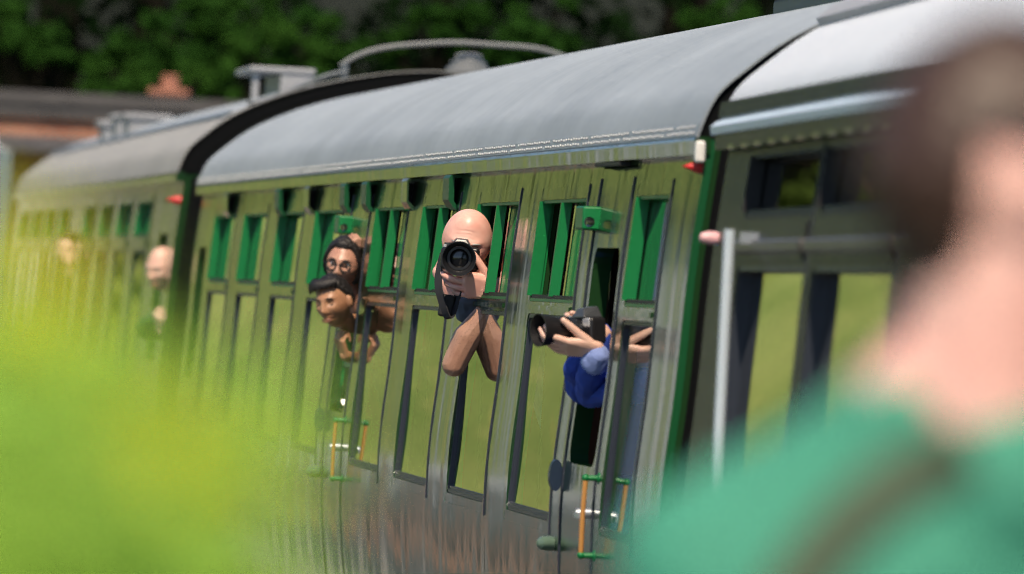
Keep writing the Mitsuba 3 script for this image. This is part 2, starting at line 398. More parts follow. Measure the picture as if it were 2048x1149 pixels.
def lean(m):
    """follow the side's profile: y is given relative to it"""
    m = m.copy()
    v = m.vertices.copy()
    v[:, 1] += prof(np.clip(v[:, 2], .9, 3.2))
    m.vertices = v
    return m
def ring(x0, x1, z0, z1, t, y0, y1, r=0.0):
    return from_man(along_y(rrect(x0, x1, z0, z1, r) - rrect(x0 + t, x1 - t, z0 + t, z1 - t, max(r - t, 0.004 if r else 0)), y0, y1))
def quad(x0, x1, z0, z1, y):
    return trimesh.Trimesh([[x0, y, z0], [x1, y, z0], [x1, y, z1], [x0, y, z1]], [[0, 2, 1], [0, 3, 2]], process=False)

WINDOW_PARTS = {}
def window_parts(w, low, up, depth, dark, opened):
    """ply dicts of one window, drawn about x = 0: (name, dict) - shared by all windows of that size"""
    k = (w, low, up, depth, dark, opened)
    if k in WINDOW_PARTS: return WINDOW_PARTS[k]
    h = w / 2
    trim = 'bright_green' if not dark else 'black_matt'
    P = []
    P.append(('', mikit.ply(lean(ring(-h + .001, h - .001, low[0] + .001, low[1] - .001, 0.014, -depth, -.004, .03)), 'rubber', smooth=30)))
    P.append(('__moulding', mikit.ply(lean(ring(-h - .055, h + .055, low[0] - .045, up[1] + .05, 0.010, -.004, .0016, .03)), 'coach_green' if not dark else 'coach_black', smooth=30)))
    P.append(('__pane', mikit.ply(lean(quad(-h + .012, h - .012, low[0] + .012, low[1] - .012, -depth + .008)), 'pane_glass')))
    P.append(('__pane_retainer', mikit.ply(lean(bx(-h + .015, h - .015, -depth + .009, -depth + .015, low[0] + .015, low[0] + .026)), 'rubber')))
    zs = np.linspace(low[0] - .04, up[1] + .045, 9)
    P.append(('__edge_line', mikit.ply(cat(*[lean(bx(-h - .058, -h - .048, -.004, .0055, z0, z1)) for z0, z1 in zip(zs[:-1], zs[1:])]), 'rubber')))  # thin dark strip down the near edge of the window
    P.append(('__transom', mikit.ply(lean(bx(-h - .01, h + .01, -.003, .012, low[1] + .012, up[0] - .012)), 'coach_green' if not dark else 'coach_black')))
    P.append(('__vent_frame', mikit.ply(lean(cat(ring(-h + .001, h - .001, up[0] + .001, up[1] - .001, 0.010, -.040 if opened else -.034, -.001, .02))), trim, smooth=30)))
    P.append(('__deflector', mikit.ply(lean(bx(h - .024, h - .010, -.030, .012, up[0] + .02, up[1] - .004)), trim)))
    P.append(('__sill_shade', mikit.ply(lean(bx(-h + .012, h - .012, -.056, -.004, up[0] + .011, up[0] + .024)), 'black_matt')))  # black strip stands for the shade along the vent bottom
    if opened:
        P.append(('__mullion', mikit.ply(lean(bx(-.012, .012, -.026, .009, up[0] + .02, up[1] - .011)), trim)))
        P.append(('__vent_pane', mikit.ply(lean(quad(-h + .012, -.012, up[0] + .02, up[1] - .012, -.036)), 'pane_glass')))
        P.append(('__sliding_pane', mikit.ply(lean(quad(-h + .05, -.004, up[0] + .02, up[1] - .012, -.048)), 'pane_glass')))
        P.append(('__pane_grip', mikit.ply(lean(bx(-.012, .002, -.054, -.046, up[0] + .02, up[1] - .012)), 'black_matt')))
    else:
        P.append(('__vent_pane', mikit.ply(lean(quad(-h + .012, h - .012, up[0] + .02, up[1] - .012, -.036)), 'pane_glass')))
    WINDOW_PARTS[k] = P
    return P

def coach(key, F, L, windows, doors, low, up, dz=0.0, paint='coach_green', roofmat='roof_grey', depth=0.024, dark=False, detail=True, droplight=(2.2, 2.88), opened=()):
    outer, inner = extrude_x(side_poly(dz, 0.0), 0, L), extrude_x(side_poly(dz, 0.058), 0.06, L - 0.06)
    shell = outer - inner
    cuts = []
    for a, b in windows:
        cuts.append(along_y(rrect(a, b, low[0], low[1], .03), -.2, .3))
        cuts.append(along_y(rrect(a, b, up[0], up[1], .02), -.2, .3))
    if cuts: shell = shell - m3.Manifold.batch_boolean(cuts, m3.OpType.Add)
    # the far side has windows too, so that daylight falls through
    far = [mbox(a, b, 2 * CL - .3, 2 * CL + .2, 2.0, 2.62) for a, b in windows[1::2]]
    if far and detail: shell = shell - m3.Manifold.batch_boolean(far, m3.OpType.Add)
    door_shapes = []
    for a, b in doors:
        box = (a - .09, b + .09, 1.1, 3.13)
        door_shapes.append((shell ^ mbox(box[0], box[1], -.1, .2, box[2], box[3])) - along_y(rrect(a, b, droplight[0], droplight[1], .07), -.2, .3))
        shell = shell - mbox(box[0] - .006, box[1] + .006, -.1, .2, box[2] - .006, box[3] + .006)
    put(key + '__body', side_ply(shell, paint), None, to_world=F.t)
    for d in door_shapes: put(key + '__door', side_ply(d, paint), None, to_world=F.t)
    oc, ic = roof_curve(dz), roof_curve(dz, 0.007)
    put(key + '__roof', from_man(extrude_x(np.vstack([oc, ic[::-1]]), -.03, L + .03)), roofmat, smooth=40, to_world=F.t)
    put(key + '__floor', bx(.07, L - .07, 2 * CL + .06, -.06, 1.10, 1.16), 'lino', to_world=F.t)
    put(key + '__ceiling', bx(.07, L - .07, 2 * CL + .12, -.12, 3.12 + dz, 3.14 + dz), 'black_matt', to_world=F.t)
    put(key + '__underframe', cat(bx(.1, L - .1, 2 * CL + .25, -.25, .62, .915), bx(4.6, 14, 2 * CL + .5, -.5, .3, .62)), 'black_matt', to_world=F.t)
    for k, x in enumerate((2.0, 4.6, L - 4.6, L - 2.0)):
        for y in (CL - .75, CL + .75):
            w = trimesh.creation.cylinder(radius=.457, height=.13, sections=28); w.apply_transform(trimesh.geometry.align_vectors([0, 0, 1], [0, 1, 0])); w.apply_translation((x, y, .46))
            put(key + '__wheel', w, 'rust', smooth=30, to_world=F.t)
    # ends: green corner posts, then black end sheets and the gangway bellows
    for x0, x1 in ((-.012, -.001), (L + .001, L + .012)):
        p = side_poly(dz, 0.040)
        put(key + '__end_sheet', from_man(extrude_x(p, x0, x1)), 'end_black', to_world=F.t)
        put(key + '__end_arch', from_man(extrude_x(roof_curve(dz, 0.009), x0, x1)), 'end_black', to_world=F.t)
    for s in (-1, 1):
        x = -.014 if s < 0 else L + .014
        put(key + '__gangway', cat(*[bx(x + s * (.02 + .09 * i), x + s * (.09 + .09 * i), CL - .55 - .03 * (i % 2), CL + .55 + .03 * (i % 2), 1.1, 3.1 + .03 * (i % 2)) for i in range(4)]), 'rubber', to_world=F.t)
    if not dark and dz == 0:
        for x0, x1 in ((-.008, -.002), (L + .002, L + .008)):
            put(key + '__corner_post', from_man(extrude_x(side_poly(dz, -0.002), x0, x1) - extrude_x(side_poly(dz, .022), x0 - .1, x1 + .1)), 'mid_green', to_world=F.t)
    # window units
    for a, b in windows:
        w = round(b - a, 3)
        parts = window_parts(w, low, up, depth, dark, (a, b) in opened)
        base, i = key + '__window', 0
        while base in scene:
            i += 1
            base = f'{key}__window_{i:03d}'
        tw = T(F.m @ np.array([[1, 0, 0, (a + b) / 2], [0, 1, 0, 0], [0, 0, 1, 0], [0, 0, 0, 1.0]]))
        for name, d in parts:
            if name == '__sliding_pane' and w < 0.9 and False: continue
            scene[base + name] = {**d, 'to_world': tw}
    # gutter under the roof edge
    z = 3.2 + dz
    gp = [(-.032, z - .048), (.013, z - .050), (.016, z - .010), (.010, z + .002), (-.032, z + .002)]
    put(key + '__gutter', from_man(extrude_x(gp, -.02, L + .02)), 'coach_green' if not dark else 'coach_black', smooth=20, to_world=F.t)

def dome(r, n=1):
    m = trimesh.creation.icosphere(subdivisions=n, radius=r)
    return m

# ---- the middle coach: green, compartment windows, two doors in view
W = [(0.66, 1.38), (2.70, 3.92), (4.63, 5.85), (6.58, 7.80), (8.46, 9.68), (11.22, 12.44), (13.14, 14.36), (15.12, 16.34), (16.98, 18.20)]
DOORS = [(1.62, 2.28), (10.06, 10.74), (18.58, 19.1)]
MC = 'green_passenger_coach'
coach(MC, FM, 19.4, W, DOORS, (2.00, 2.66), (2.70, 3.04), opened=W[1:5])
lab(MC, 'dark green coach in the middle that the bald man and the boy lean from', 'railway coach')
def mc(name, mesh, bsdf, smooth=False): return put(MC + '__' + name, mesh, bsdf, smooth, FM.t)
# roof edge: pale strip with a row of rivets
def edge_strip(z0, z1, out):
    c = roof_curve(); yy = lambda z: float(np.interp(z, c[:8, 1], c[:8, 0]))
    return from_man(extrude_x([(yy(z0) - .004, z0), (yy(z0) + out, z0), (yy(z1) + out, z1), (yy(z1) - .004, z1)], -.032, 19.432))
mc('roof_strip', edge_strip(3.203, 3.238, .0035), 'steel')
riv = []
for i in range(280):
    for zz in (3.212, 3.230):
        if (i * 7 + (zz > 3.22)) % 5 == 3 and i % 3 == 0: continue
        r = dome(.0054, 1); r.apply_scale((1, .6, 1)); r.apply_translation((0.02 + i * .0692 + (.034 if zz > 3.22 else 0), .0165 if zz < 3.22 else .0105, zz + .0015 * math.sin(i * 2.3)))
        riv.append(r)
k = mc('rivets', cat(riv), 'rivet_grey', True)
lab(k, 'two rows of pale rivets along the roof edge', kind='stuff')
k = mc('gutter_end', rbox(-.045, -.010, -.016, .014, 3.125, 3.19, .010), 'white_paint', 40)
lab(k, 'short white pipe end at the roof corner')
def butterfly(F, parent, x, z, lens, body, size=1.0, tip=True):
    """small alarm tell-tale standing out of the coach end"""
    y0 = float(prof(min(z, 3.2)))
    m = lathe([(0.0, .085 * size), (.010 * size, .062 * size), (.024 * size, .025 * size), (.026 * size, 0), (0, 0)], 16) if tip else lathe([(0.0, .075 * size), (.015 * size, .068 * size), (.024 * size, .040 * size), (.022 * size, 0), (0, 0)], 16)
    k = put(parent + '__alarm_disc', align(m, (-.10, 1, 0), (x, y0 - .005, z)), lens, 30, F.t)
    put(k + '__stem', cat(bx(x - .008, x + .03, y0 - .05, y0 + .006, z - .02, z + .018)), body, False, F.t)
    return k
k = butterfly(FM, MC, .06, 3.115, 'red_paint', 'navy_rubber', .75); lab(k, 'small red alarm disc at the near roof corner')
# ventilator scoops above the windows
scoop_k = 0
for x, kind in ((14.15, 1), (12.60, 0), (10.86, 1), (9.90, 1), (8.22, 0), (6.66, 1), (17.2, 0)):
    o = [(-.03, 3.15), (.016, 3.147), (.024, 3.135), (.022, 3.055), (.006, 3.03), (-.012, 3.02)]
    b = extrude_x([(y, z) for y, z in o], x, x + .22)
    hole = extrude_x([(-.03, 3.138), (.004, 3.136), (.002, 3.05), (-.01, 3.036)] if kind else [(-.03, 3.138), (.017, 3.136), (.016, 3.06), (-.01, 3.036)], x - .01, x + .17)
    k = mc('ventilator_scoop', from_man(b - hole), 'coach_green' if not kind else 'mid_green')
    mc(k[len(MC) + 2:] + '__lining', bx(x + .160, x + .166, -.02, .002 if kind else .015, 3.045, 3.13), 'black_matt')
# doors: hinges, stops, handles, orange grab rails
for (a, b), kk in zip(DOORS[:2], ('door', 'door_001')):
    D = kk
    s_h = b + .09                                # hinge side (far side)
    y = lambda z: float(prof(z))
    for z, big in ((2.975, True), (1.935, False)):
        if big:
            blk = to_man(rbox(s_h - .10, s_h + .10, y(z) - .01, y(z) + .056, z - .040, z + .035, .008)) - m3.Manifold.cylinder(.3, .017, .017, 16).rotate((0, 90, 0)).translate((s_h - .15, y(z) + .033, z - .015))
            k = mc(D + '__hinge', from_man(blk), 'bright_green', 30)
        else:
            k = mc(D + '__hinge', align(lathe([(0, .0), (.012, .004), (.021, .02), (.024, .05), (.021, .08), (.010, .092), (0, .095)], 18), (-.35, 1, 0), (s_h + .15, y(z) - .03, z)), 'knob_green', 30)
    # round rubber door stop, seen edge on
    cyl = trimesh.creation.cylinder(radius=.050, height=.05, sections=28)
    al = align(cyl, (1, 0, 0), (0, 0, 0)); al.apply_scale((1, .42, 1)); al.apply_translation((s_h + .05, y(2.15) + .020, 2.155))
    mc(D + '__door_stop', al, 'navy_rubber', 30)
    for xe in (a - .085, b + .085):
        zz = np.linspace(1.15, 3.10, 14)
        mc(D + '__edge_bead', cat(*[lean(bx(xe - .01, xe + .01, -.004, .006, z0, z1)) for z0, z1 in zip(zz[:-1], zz[1:])]), 'rubber')
    # handle
    mc(D + '__handle', cat(align(lathe([(0, 0), (.016, .002), (.016, .04), (.012, .05), (0, .052)], 14), (0, 1, 0), (a - .02, y(2.06) - .002, 2.06)), bx(a - .09, a + .02, y(2.06) + .034, y(2.06) + .048, 2.046, 2.062)), 'steel', 30)
    # grab rail with green brackets
    g0, g1, xr = 1.935, 2.172, a - .16
    mc(D + '__grab_rail', tube([(xr, y(g0) + .042, g0), (xr, y((g0 + g1) / 2) + .042, (g0 + g1) / 2), (xr, y(g1) + .042, g1)], .0078, 12), 'orange_rail', 40)
    for z in (g0, g1):
        mc(D + '__rail_bracket', cat(align(lathe([(0, 0), (.018, 0), (.018, .006), (.009, .010), (.0085, .046), (.007, .050), (0, .052)], 16), (0, 1, 0), (xr, y(z) - .003, z)), trimesh.creation.icosphere(2, .012).apply_translation((xr, y(z) + .042, z))), 'bright_green', 30)
    # inside lining of the door
    mc(D + '__inner_panel', bx(a - .08, b + .08, -.075, -.06, 1.17, 2.18), 'brown_panel')
# lowered window light of the boy's door
mc('door_001__droplight_frame', lean(ring(10.07, 10.73, 2.16, 2.405, .022, -.046, -.030)), 'bright_green')
mc('door_001__droplight_pane', lean(quad(10.09, 10.71, 2.18, 2.385, -.038)), 'pane_glass')
mc('door_002__droplight_pane', lean(quad(18.58, 19.1, 2.2, 2.88, -.050)), 'pane_glass')
mc('drip_shadow', bx(1.70, 2.32, -.02, .016, 3.135, 3.147), 'black_matt')  # black bar stands for the shadow of the rain strip over the door
# partitions inside
for x in (2.62, 4.27, 6.2, 8.12, 9.86, 10.98, 12.8, 14.75, 16.65, 18.4, 1.5):
    mc('partition', bx(x, x + .03, 2 * CL + .9, -.09 if x not in (9.86, 10.98, 1.5) else -.35, 1.17, 3.1), 'brown_panel')
# roof fittings near its near end
vb = cat(rbox(2.2, 3.7, -.98, -.72, 3.62, 3.752, .02), rbox(2.16, 3.75, -1.01, -.69, 3.748, 3.775, .012))
k = mc('roof_vent_box', vb, 'dark_cover', 30); lab(k, 'flat grey vent box on the coach roof')

# ---- the near coach: black sides, silver white roof
NC = 'black_saloon_coach'
NW = [(-17.3 + 1.87 * i, -17.3 + 1.87 * i + 1.70) for i in range(10)]
NW = [(a + 16.77, b + 16.77) for a, b in NW]
NLEN = 18.75
FA2 = Frame(*(FA.at(0.3, 0, 0)[:2] + np.array([0, 0])), 4.1)
FA2 = Frame(*FA.at(0.3 - NLEN, -.022, 0)[:2], 4.1)
coach(NC, FA2, NLEN, NW, [], (2.02, 2.83), (2.955, 3.13), dz=0.0, paint='coach_black', roofmat='roof_white', depth=0.046, dark=True, detail=False)
lab(NC, 'black coach with a silver white roof nearest the camera', 'railway coach')
def nc(name, mesh, bsdf, smooth=False): return put(NC + '__' + name, mesh, bsdf, smooth, FA2.t)
N0 = NLEN                                          # its far end
nc('roof_strip', from_man(extrude_x([(-.02, 3.243), (.008, 3.243), (.002, 3.285), (-.02, 3.29)], 0, N0 + .03)), 'coach_black')
nc('roof_strip', from_man(extrude_x([(-.02, 3.196), (.026, 3.192), (.030, 3.215), (.012, 3.232), (-.02, 3.236)], 0, N0 + .03)), 'pale_steel')
nc('roof_rain_strip', from_man(extrude_x([(-.262, 3.513), (-.250, 3.533), (-.296, 3.575), (-.310, 3.556)], 0, N0 + .02)), 'grey_cover')
for i in range(24):
    k = nc('eaves_clip', rbox(N0 - .5 - i * .36, N0 - .34 - i * .36, -.03, .014, 3.145, 3.168, .008), 'coach_green', 30)
for i in range(10):
    nc('window_guard', rbox(NW[i][0] - .04, NW[i][1] + .03, -.02, .034, 2.858, 2.898, .012), 'guard_grey', 30)
hp = [(N0 - 1.32, float(prof(2.5)) + .062, z) for z in np.linspace(1.25, 2.92, 12)]
k = nc('handrail', tube(hp, .0145, 12), 'pale_steel', 40); lab(k, 'pale blue grey upright handrail at the coach end')
for z in (1.3, 2.1, 2.9):
    nc('handrail_bracket', bx(N0 - 1.33, N0 - 1.31, float(prof(z)) - .01, float(prof(z)) + .06, z - .015, z + .015), 'steel')
k = butterfly(FA2, NC, N0 - .10, 2.905, 'pink_lens', 'blue_paint', .8, False); lab(k, 'small pink and blue alarm disc at the coach end')
k = nc('roof_vent', cat(rbox(N0 - 5.3, N0 - 4.5, -.52, -.36, 3.60, 3.70, .02), rbox(N0 - 5.4, N0 - 4.4, -.55, -.33, 3.69, 3.715, .01)), 'rust', 30)
lab(k, 'rusty brown vent on the silver roof')

# ---- the far coach
FC = 'far_green_coach'
FW = [(2.42 + 1.93 * i, 3.64 + 1.93 * i) for i in range(4)] + [(11.35 + 1.93 * i, 12.57 + 1.93 * i) for i in range(4)]
FDOORS = [(0.62, 1.30), (10.25, 10.95)]
coach(FC, FL, 19.4, FW, FDOORS, (2.05, 2.86), (2.93, 3.14), dz=0.08, roofmat='roof_warm', droplight=(2.25, 2.95))
lab(FC, 'far green coach behind the flowers at the left, with pipes on its roof end', 'railway coach')
def fc(name, mesh, bsdf, smooth=False): return put(FC + '__' + name, mesh, bsdf, smooth, FL.t)
def rz(y, dz=.08):
    c = roof_curve(dz); return float(np.interp(-y, -c[:36, 0], c[:36, 1]))
# the upper part of the roof is a lighter cover that starts at a dark rain strip
c = roof_curve(.084); cc = [p for p in c if -2.45 < p[0] < -.27]; ci = [(p[0], p[1] - .012) for p in cc]
fc('roof_cover', from_man(extrude_x(np.vstack([cc, ci[::-1]]), .35, 19.38)), 'roof_grey', 40)
fc('roof_rain_strip', from_man(extrude_x([(-.262, rz(-.262) - .01), (-.245, rz(-.245) + .012), (-.285, rz(-.285) + .022), (-.30, rz(-.30) - .01)], .3, 19.4)), 'dark_cover')
k = butterfly(FL, FC, .05, 3.13, 'red_paint', 'navy_rubber'); lab(k, 'small red alarm disc at the roof corner of the far coach')
hoop = smooth_path([(.15, -.36, rz(-.36) + .02), (.15, -.55, 3.73), (.15, -.76, 3.835), (.15, -.89, 3.87)], 14)
k = fc('roof_pipe', tube(hoop, .014, 10), 'dark_cover', 40)
hoop = smooth_path([(.2, -.855, 3.90), (.2, -.95, 3.965), (.2, -1.08, 4.010), (.2, -1.3, 4.045), (.2, -1.50, 4.062), (.2, -1.70, 4.060), (.2, -1.9, 4.055), (.2, -2.08, 4.01)], 24)
k = fc('roof_pipe', tube(hoop, .0145, 10), 'pipe_grey', 40); lab(k, 'grey conduit bowed over the end of the far coach roof')
fc('pipe_post', tube([(.17, -.875, 3.70), (.17, -.875, 3.8), (.17, -.875, 3.915)], .022, 10), 'dark_cover', 40)
fc('pipe_post', tube([(.2, -2.08, 3.75), (.2, -2.08, 3.9), (.2, -2.08, 4.02)], .016, 10), 'dark_cover', 40)
vent = lathe([(0, 0), (.125, 0), (.125, .03), (.10, .04), (.10, .065), (.075, .075), (.075, .10), (.045, .112), (0, .115)], 24)
vent.apply_translation((.32, -1.56, 3.90)); k = fc('roof_ventilator', vent, 'pipe_grey', 30); lab(k, 'stepped round ventilator on the far coach roof')
for x0 in (3.4,):
    b = cat(rbox(x0, x0 + 1.2, -.98, -.60, 3.925, 3.96, .012), rbox(x0 + .02, x0 + 1.18, -.97, -.78, 3.70, 3.93, .01), rbox(x0 + .05, x0 + .12, -.66, -.62, 3.66, 3.94, .008))
    k = fc('roof_hatch', b, 'grey_cover', 30); lab(k, 'open pale grey hatch on the far coach roof')
for x, s in ((11.2, .15), (12.6, .3), (14.2, .12)):
    v = cat(rbox(x, x + .5, -.62, -.36, rz(-.36) - .02, rz(-.62) + .12 * s, .03), rbox(x - .03, x + .53, -.66, -.33, rz(-.62) + .11 * s, rz(-.62) + .15 * s, .012))
    fc('roof_vent', v, ('grey_cover', 'roof_white', 'grey_cover')[int(x) % 3], 30)
fc('partition', bx(1.75, 1.78, 2 * CL + .9, -.35, 1.17, 3.1), 'brown_panel')
# ------------------------------------------------------------------ people
V = lambda *a: np.array(a, float)
def unit(v): v = np.asarray(v, float); return v / np.linalg.norm(v)
def ball(p, r, n=14): return m3.Manifold.sphere(float(r), n).translate(tuple(float(x) for x in p))
def chain(pts, rad, n=14):
    rad = np.broadcast_to(rad, (len(pts),))
    b = [ball(p, r, n) for p, r in zip(pts, rad)]
    return [m3.Manifold.batch_hull([b[i], b[i + 1]]) for i in range(len(b) - 1)]
def organic(mans, edge=0.012, it=8):
    u = m3.Manifold.batch_boolean(list(mans), m3.OpType.Add).refine_to_length(edge)
    m = from_man(u); m.merge_vertices()
    trimesh.smoothing.filter_taubin(m, lamb=0.5, nu=0.53, iterations=it)
    return m
def wrinkle(m, amp, f=16.0, seed=0):
    """folds in cloth"""
    n = np.asarray(m.vertex_normals); v = np.asarray(m.vertices)
    q = v * f + 2.5 * meshkit.noise(v * f * .35, seed)[:, None]
    h = 1 - np.abs(2 * meshkit.fbm(q * V(1, 1, .55), 2, seed) - 1) * 2
    m.vertices = v + n * (amp * h)[:, None]
    return m
def basis(face, up):
    y = unit(face); z = unit(np.asarray(up, float) - y * np.dot(up, y)); x = np.cross(y, z)
    return np.stack([x, y, z], 1)
HEAD0 = trimesh.creation.icosphere(subdivisions=5, radius=1.0)
def head_mesh(jaw=0.34, nose=1.0, width=1.0, brow=1.0, furrow=0.0):
    """head about its centre: face towards +y, up +z; half sizes 7.6 x 9.8 x 11.6 cm"""
    d = np.array(HEAD0.vertices)
    p = d * V(.076 * width, .097, .116)
    z = p[:, 2].copy()
    low = np.clip(-z / .116, 0, 1)
    p[:, 0] *= 1 - jaw * low ** 1.4
    back = p[:, 1] < 0
    p[:, 1] = np.where(back, p[:, 1] * (1 - .52 * low ** 1.1) + .0, p[:, 1] * (1 - .06 * low))
    p[:, 1] += np.where(p[:, 1] > 0, -.010 * np.exp(-((z - .075) / .05) ** 2) * (p[:, 1] / .097), 0)
    front = np.clip(p[:, 1] / .05, 0, 1)
    def bump(x0, z0, sx, sz, a, sym=False):
        w = np.exp(-((p[:, 0] - x0) / sx) ** 2 - ((z - z0) / sz) ** 2)
        if sym: w = w + np.exp(-((p[:, 0] + x0) / sx) ** 2 - ((z - z0) / sz) ** 2)
        return a * w * front
    dy = bump(0, .000, .010, .026, .012 * nose) + bump(0, -.022, .014, .014, .020 * nose) + bump(.013, -.029, .009, .008, .006 * nose, True)
    dy += bump(.032, .010, .017, .012, -.012, True) + bump(.030, .034, .026, .010, .006 * brow, True) + bump(0, .036, .02, .012, .003 * brow)
    dy += bump(.046, -.018, .020, .020, .005, True) + bump(0, -.056, .022, .007, .007) + bump(0, -.071, .018, .007, .007) + bump(0, -.0635, .026, .0035, -.005)
    dy += bump(0, -.098, .020, .016, .010) + bump(.04, -.065, .02, .02, -.004, True)
    if furrow:
        for zz in (.046, .056, .066): dy -= furrow * np.exp(-((z - zz - .004 * np.cos(p[:, 0] * 60)) / .0028) ** 2) * np.exp(-(p[:, 0] / .045) ** 4) * front
        for k in range(3): dy -= furrow * .8 * np.exp(-((z - .014 + .010 * k - .25 * (np.abs(p[:, 0]) - .055) * (k - 1)) / .0022) ** 2) * (np.abs(p[:, 0]) > .046) * front
    p[:, 1] += dy
    m = trimesh.Trimesh(p, HEAD0.faces, process=False)
    return m
def ear(s):
    m = trimesh.creation.icosphere(subdivisions=3, radius=1.0)
    v = m.vertices * V(.010, .018, .032)
    v[:, 0] += np.where((np.abs(v[:, 1]) < .010) & (np.abs(v[:, 2]) < .02), -.004, .0)
    v = v @ trimesh.transformations.rotation_matrix(.35 * s, [0, 0, 1])[:3, :3].T + V(s * .077, -.006, -.004)
    m.vertices = v if s > 0 else v
    return m
def place(mesh, R, c, k=1.0):
    m = mesh.copy(); m.vertices = (np.asarray(mesh.vertices) * k) @ R.T + np.asarray(c, float)
    return m
def hand(w, d, n, side, curl=(60, 60, 40), spread=0.0, thumb=(0.75, 0.55, 0.35), tcurl=25, k=1.0, fingers=(0, 0, 0, 0), fat=1.0):
    """wrist point, finger direction, direction the palm looks, thumb side +1/-1; every finger bends by curl (degrees at its three joints)"""
    w, d, n = np.asarray(w, float), unit(d), np.asarray(n, float)
    n = unit(n - d * n.dot(d)); t = side * np.cross(d, n)
    kn = [w + k * (d * a + t * b) for a, b in ((.090, .031), (.094, .010), (.089, -.011), (.080, -.030))]
    palm = [m3.Manifold.batch_hull([ball(w + k * t * .016, .017 * k), ball(w - k * t * .016, .017 * k), ball(kn[0], .0125 * k), ball(kn[3], .0115 * k), ball(kn[1], .013 * k), ball(w + k * (d * .035 + t * .030 + n * .004), .014 * k)])]
    L = ((.043, .026, .022), (.047, .030, .023), (.044, .028, .022), (.034, .021, .019))
    out = list(palm)
    for i in range(4):
        q, a, pts = kn[i], 0.0, [kn[i]]
        sp = math.radians(spread) * (1.5 - i)
        d0 = unit(d * math.cos(sp) + t * math.sin(sp))
        for j in range(3):
            a += math.radians(curl[j] + fingers[i])
            q = q + k * L[i][j] * (d0 * math.cos(a) + n * math.sin(a)); pts.append(q)
        r = (V(.0100, .0092, .0084, .0072) if i < 3 else V(.0088, .0080, .0073, .0064)) * k * fat
        out += chain(pts, r, 12)
    q = w + k * (d * .028 + t * .026 + n * .006); pts = [q]
    td = unit(t * thumb[0] + d * thumb[1] + n * thumb[2])
    for j, l in enumerate((.044, .034, .028)):
        a = math.radians(tcurl) * j
        dd = unit(td * math.cos(a) + unit(n * .6 + d * .8) * math.sin(a))
        q = q + k * l * dd; pts.append(q)
    out += chain(pts, V(.0150, .0112, .0100, .0080) * k * fat, 12)
    return out
def hair_cap(R, c, k, keep, out=.008, lump=.004, seed=0, width=1.0):
    """hair as a shell over the part of the scalp where keep(p) holds (p in head coordinates)"""
    m = head_mesh(width=width)
    p = np.array(m.vertices)
    g = unit_rows(p)
    w = keep(p)
    q = p + g * (np.where(w > 0, out * np.clip(w, 0, 1) + lump * (meshkit.noise(p * 120 + seed) - .4) * (w > .2), -.006))[:, None]
    return place(trimesh.Trimesh(q, m.faces, process=False), R, c, k)
def unit_rows(p): return p / np.linalg.norm(p, axis=1, keepdims=True)
def skin_body(key, head, R, c, k, extra, mat_key, edge=.006, ears=True):
    parts = [to_man(place(head, R, c, k))]
    if ears:
        for s in (-1, 1): parts.append(to_man(place(ear(s), R, c, k)))
    limb = organic(extra, edge, 6)
    parts.append(to_man(limb))
    body = m3.Manifold.batch_boolean(parts, m3.OpType.Add)
    return put(key + '__body', from_man(body), mat_key, smooth=50)
def face_bits(key, R, c, k, brow_mat='black_hair', lips='lip', closed=False, brows=True):
    for s in (-1, 1):
        e = trimesh.creation.icosphere(subdivisions=2, radius=.0108)
        put(key + '__eye', place(e.copy().apply_translation((s * .032, .0680, .009)), R, c, k), 'eye_white' if not closed else closed, True)
        if closed:
            put(key + '__eyelashes', place(tube(smooth_path([(s * .020, .0795, .005), (s * .031, .0815, .0015), (s * .043, .0760, .004)], 8), .0022, 6), R, c, k), brow_mat, True)
        i = trimesh.creation.icosphere(subdivisions=2, radius=.0066)
        if not closed: put(key + '__iris', place(i.apply_translation((s * .032 - .001, .0745, .008)), R, c, k), 'iris', True)
        if brows:
            pts = [(s * .014, .0895, .029), (s * .030, .0905, .0345), (s * .050, .077, .029)]
            put(key + '__eyebrow', place(tube(smooth_path(pts, 8), np.array([.0022, .003, .0034, .0034, .003, .0026, .002, .0014]), 8), R, c, k), brow_mat, True)
    lp = cat(tube(smooth_path([(-.023, .087, -.0635), (-.008, .0975, -.0590), (.008, .0975, -.0590), (.023, .087, -.0635)], 10), .0038, 8), tube(smooth_path([(-.022, .087, -.0645), (0, .0985, -.0705), (.022, .087, -.0645)], 10), .0042, 8))
    put(key + '__lips', place(lp, R, c, k), lips, True)
def standing_clothes(key, neck, hips, shoulder_dir, floor, top_mat, leg_mat, k=1.0, sleeves=(), sleeve_mat=None, half=.19):
    """torso, trousers and sleeves of a person standing on the floor"""
    neck, hips, sd = V(*neck), V(*hips), unit(shoulder_dir)
    sh = neck - V(0, 0, .085) * k
    torso = [m3.Manifold.batch_hull([ball(sh + sd * half * k, .062 * k), ball(sh - sd * half * k, .062 * k), ball(neck - V(0, 0, .03) * k, .062 * k)]),
             m3.Manifold.batch_hull([ball(sh + sd * half * .9 * k, .07 * k), ball(sh - sd * half * .9 * k, .07 * k), ball(hips + sd * .10 * k, .105 * k), ball(hips - sd * .10 * k, .105 * k)])]
    put(key + '__shirt', wrinkle(organic(torso, .015, 8), .006), top_mat, True)
    for pts, rad in sleeves:
        put(key + '__sleeve', wrinkle(organic(chain(pts, rad), .007, 8), .0075, 24), sleeve_mat or top_mat, True)
    legs = []
    for s in (-1, 1):
        h = hips + sd * s * .095 * k; f = V(h[0], h[1], floor + .08)
        legs += chain([h - V(0, 0, .02), (h + f) / 2 + V(0, 0, .03), f], V(.10, .065, .045) * k)
        legs += chain([f - V(0, 0, .035), f - V(0, 0, .035) + np.cross(sd, V(0, 0, 1)) * -.14], V(.045, .04))
    put(key + '__trousers', organic(legs, .025, 6), leg_mat, True)

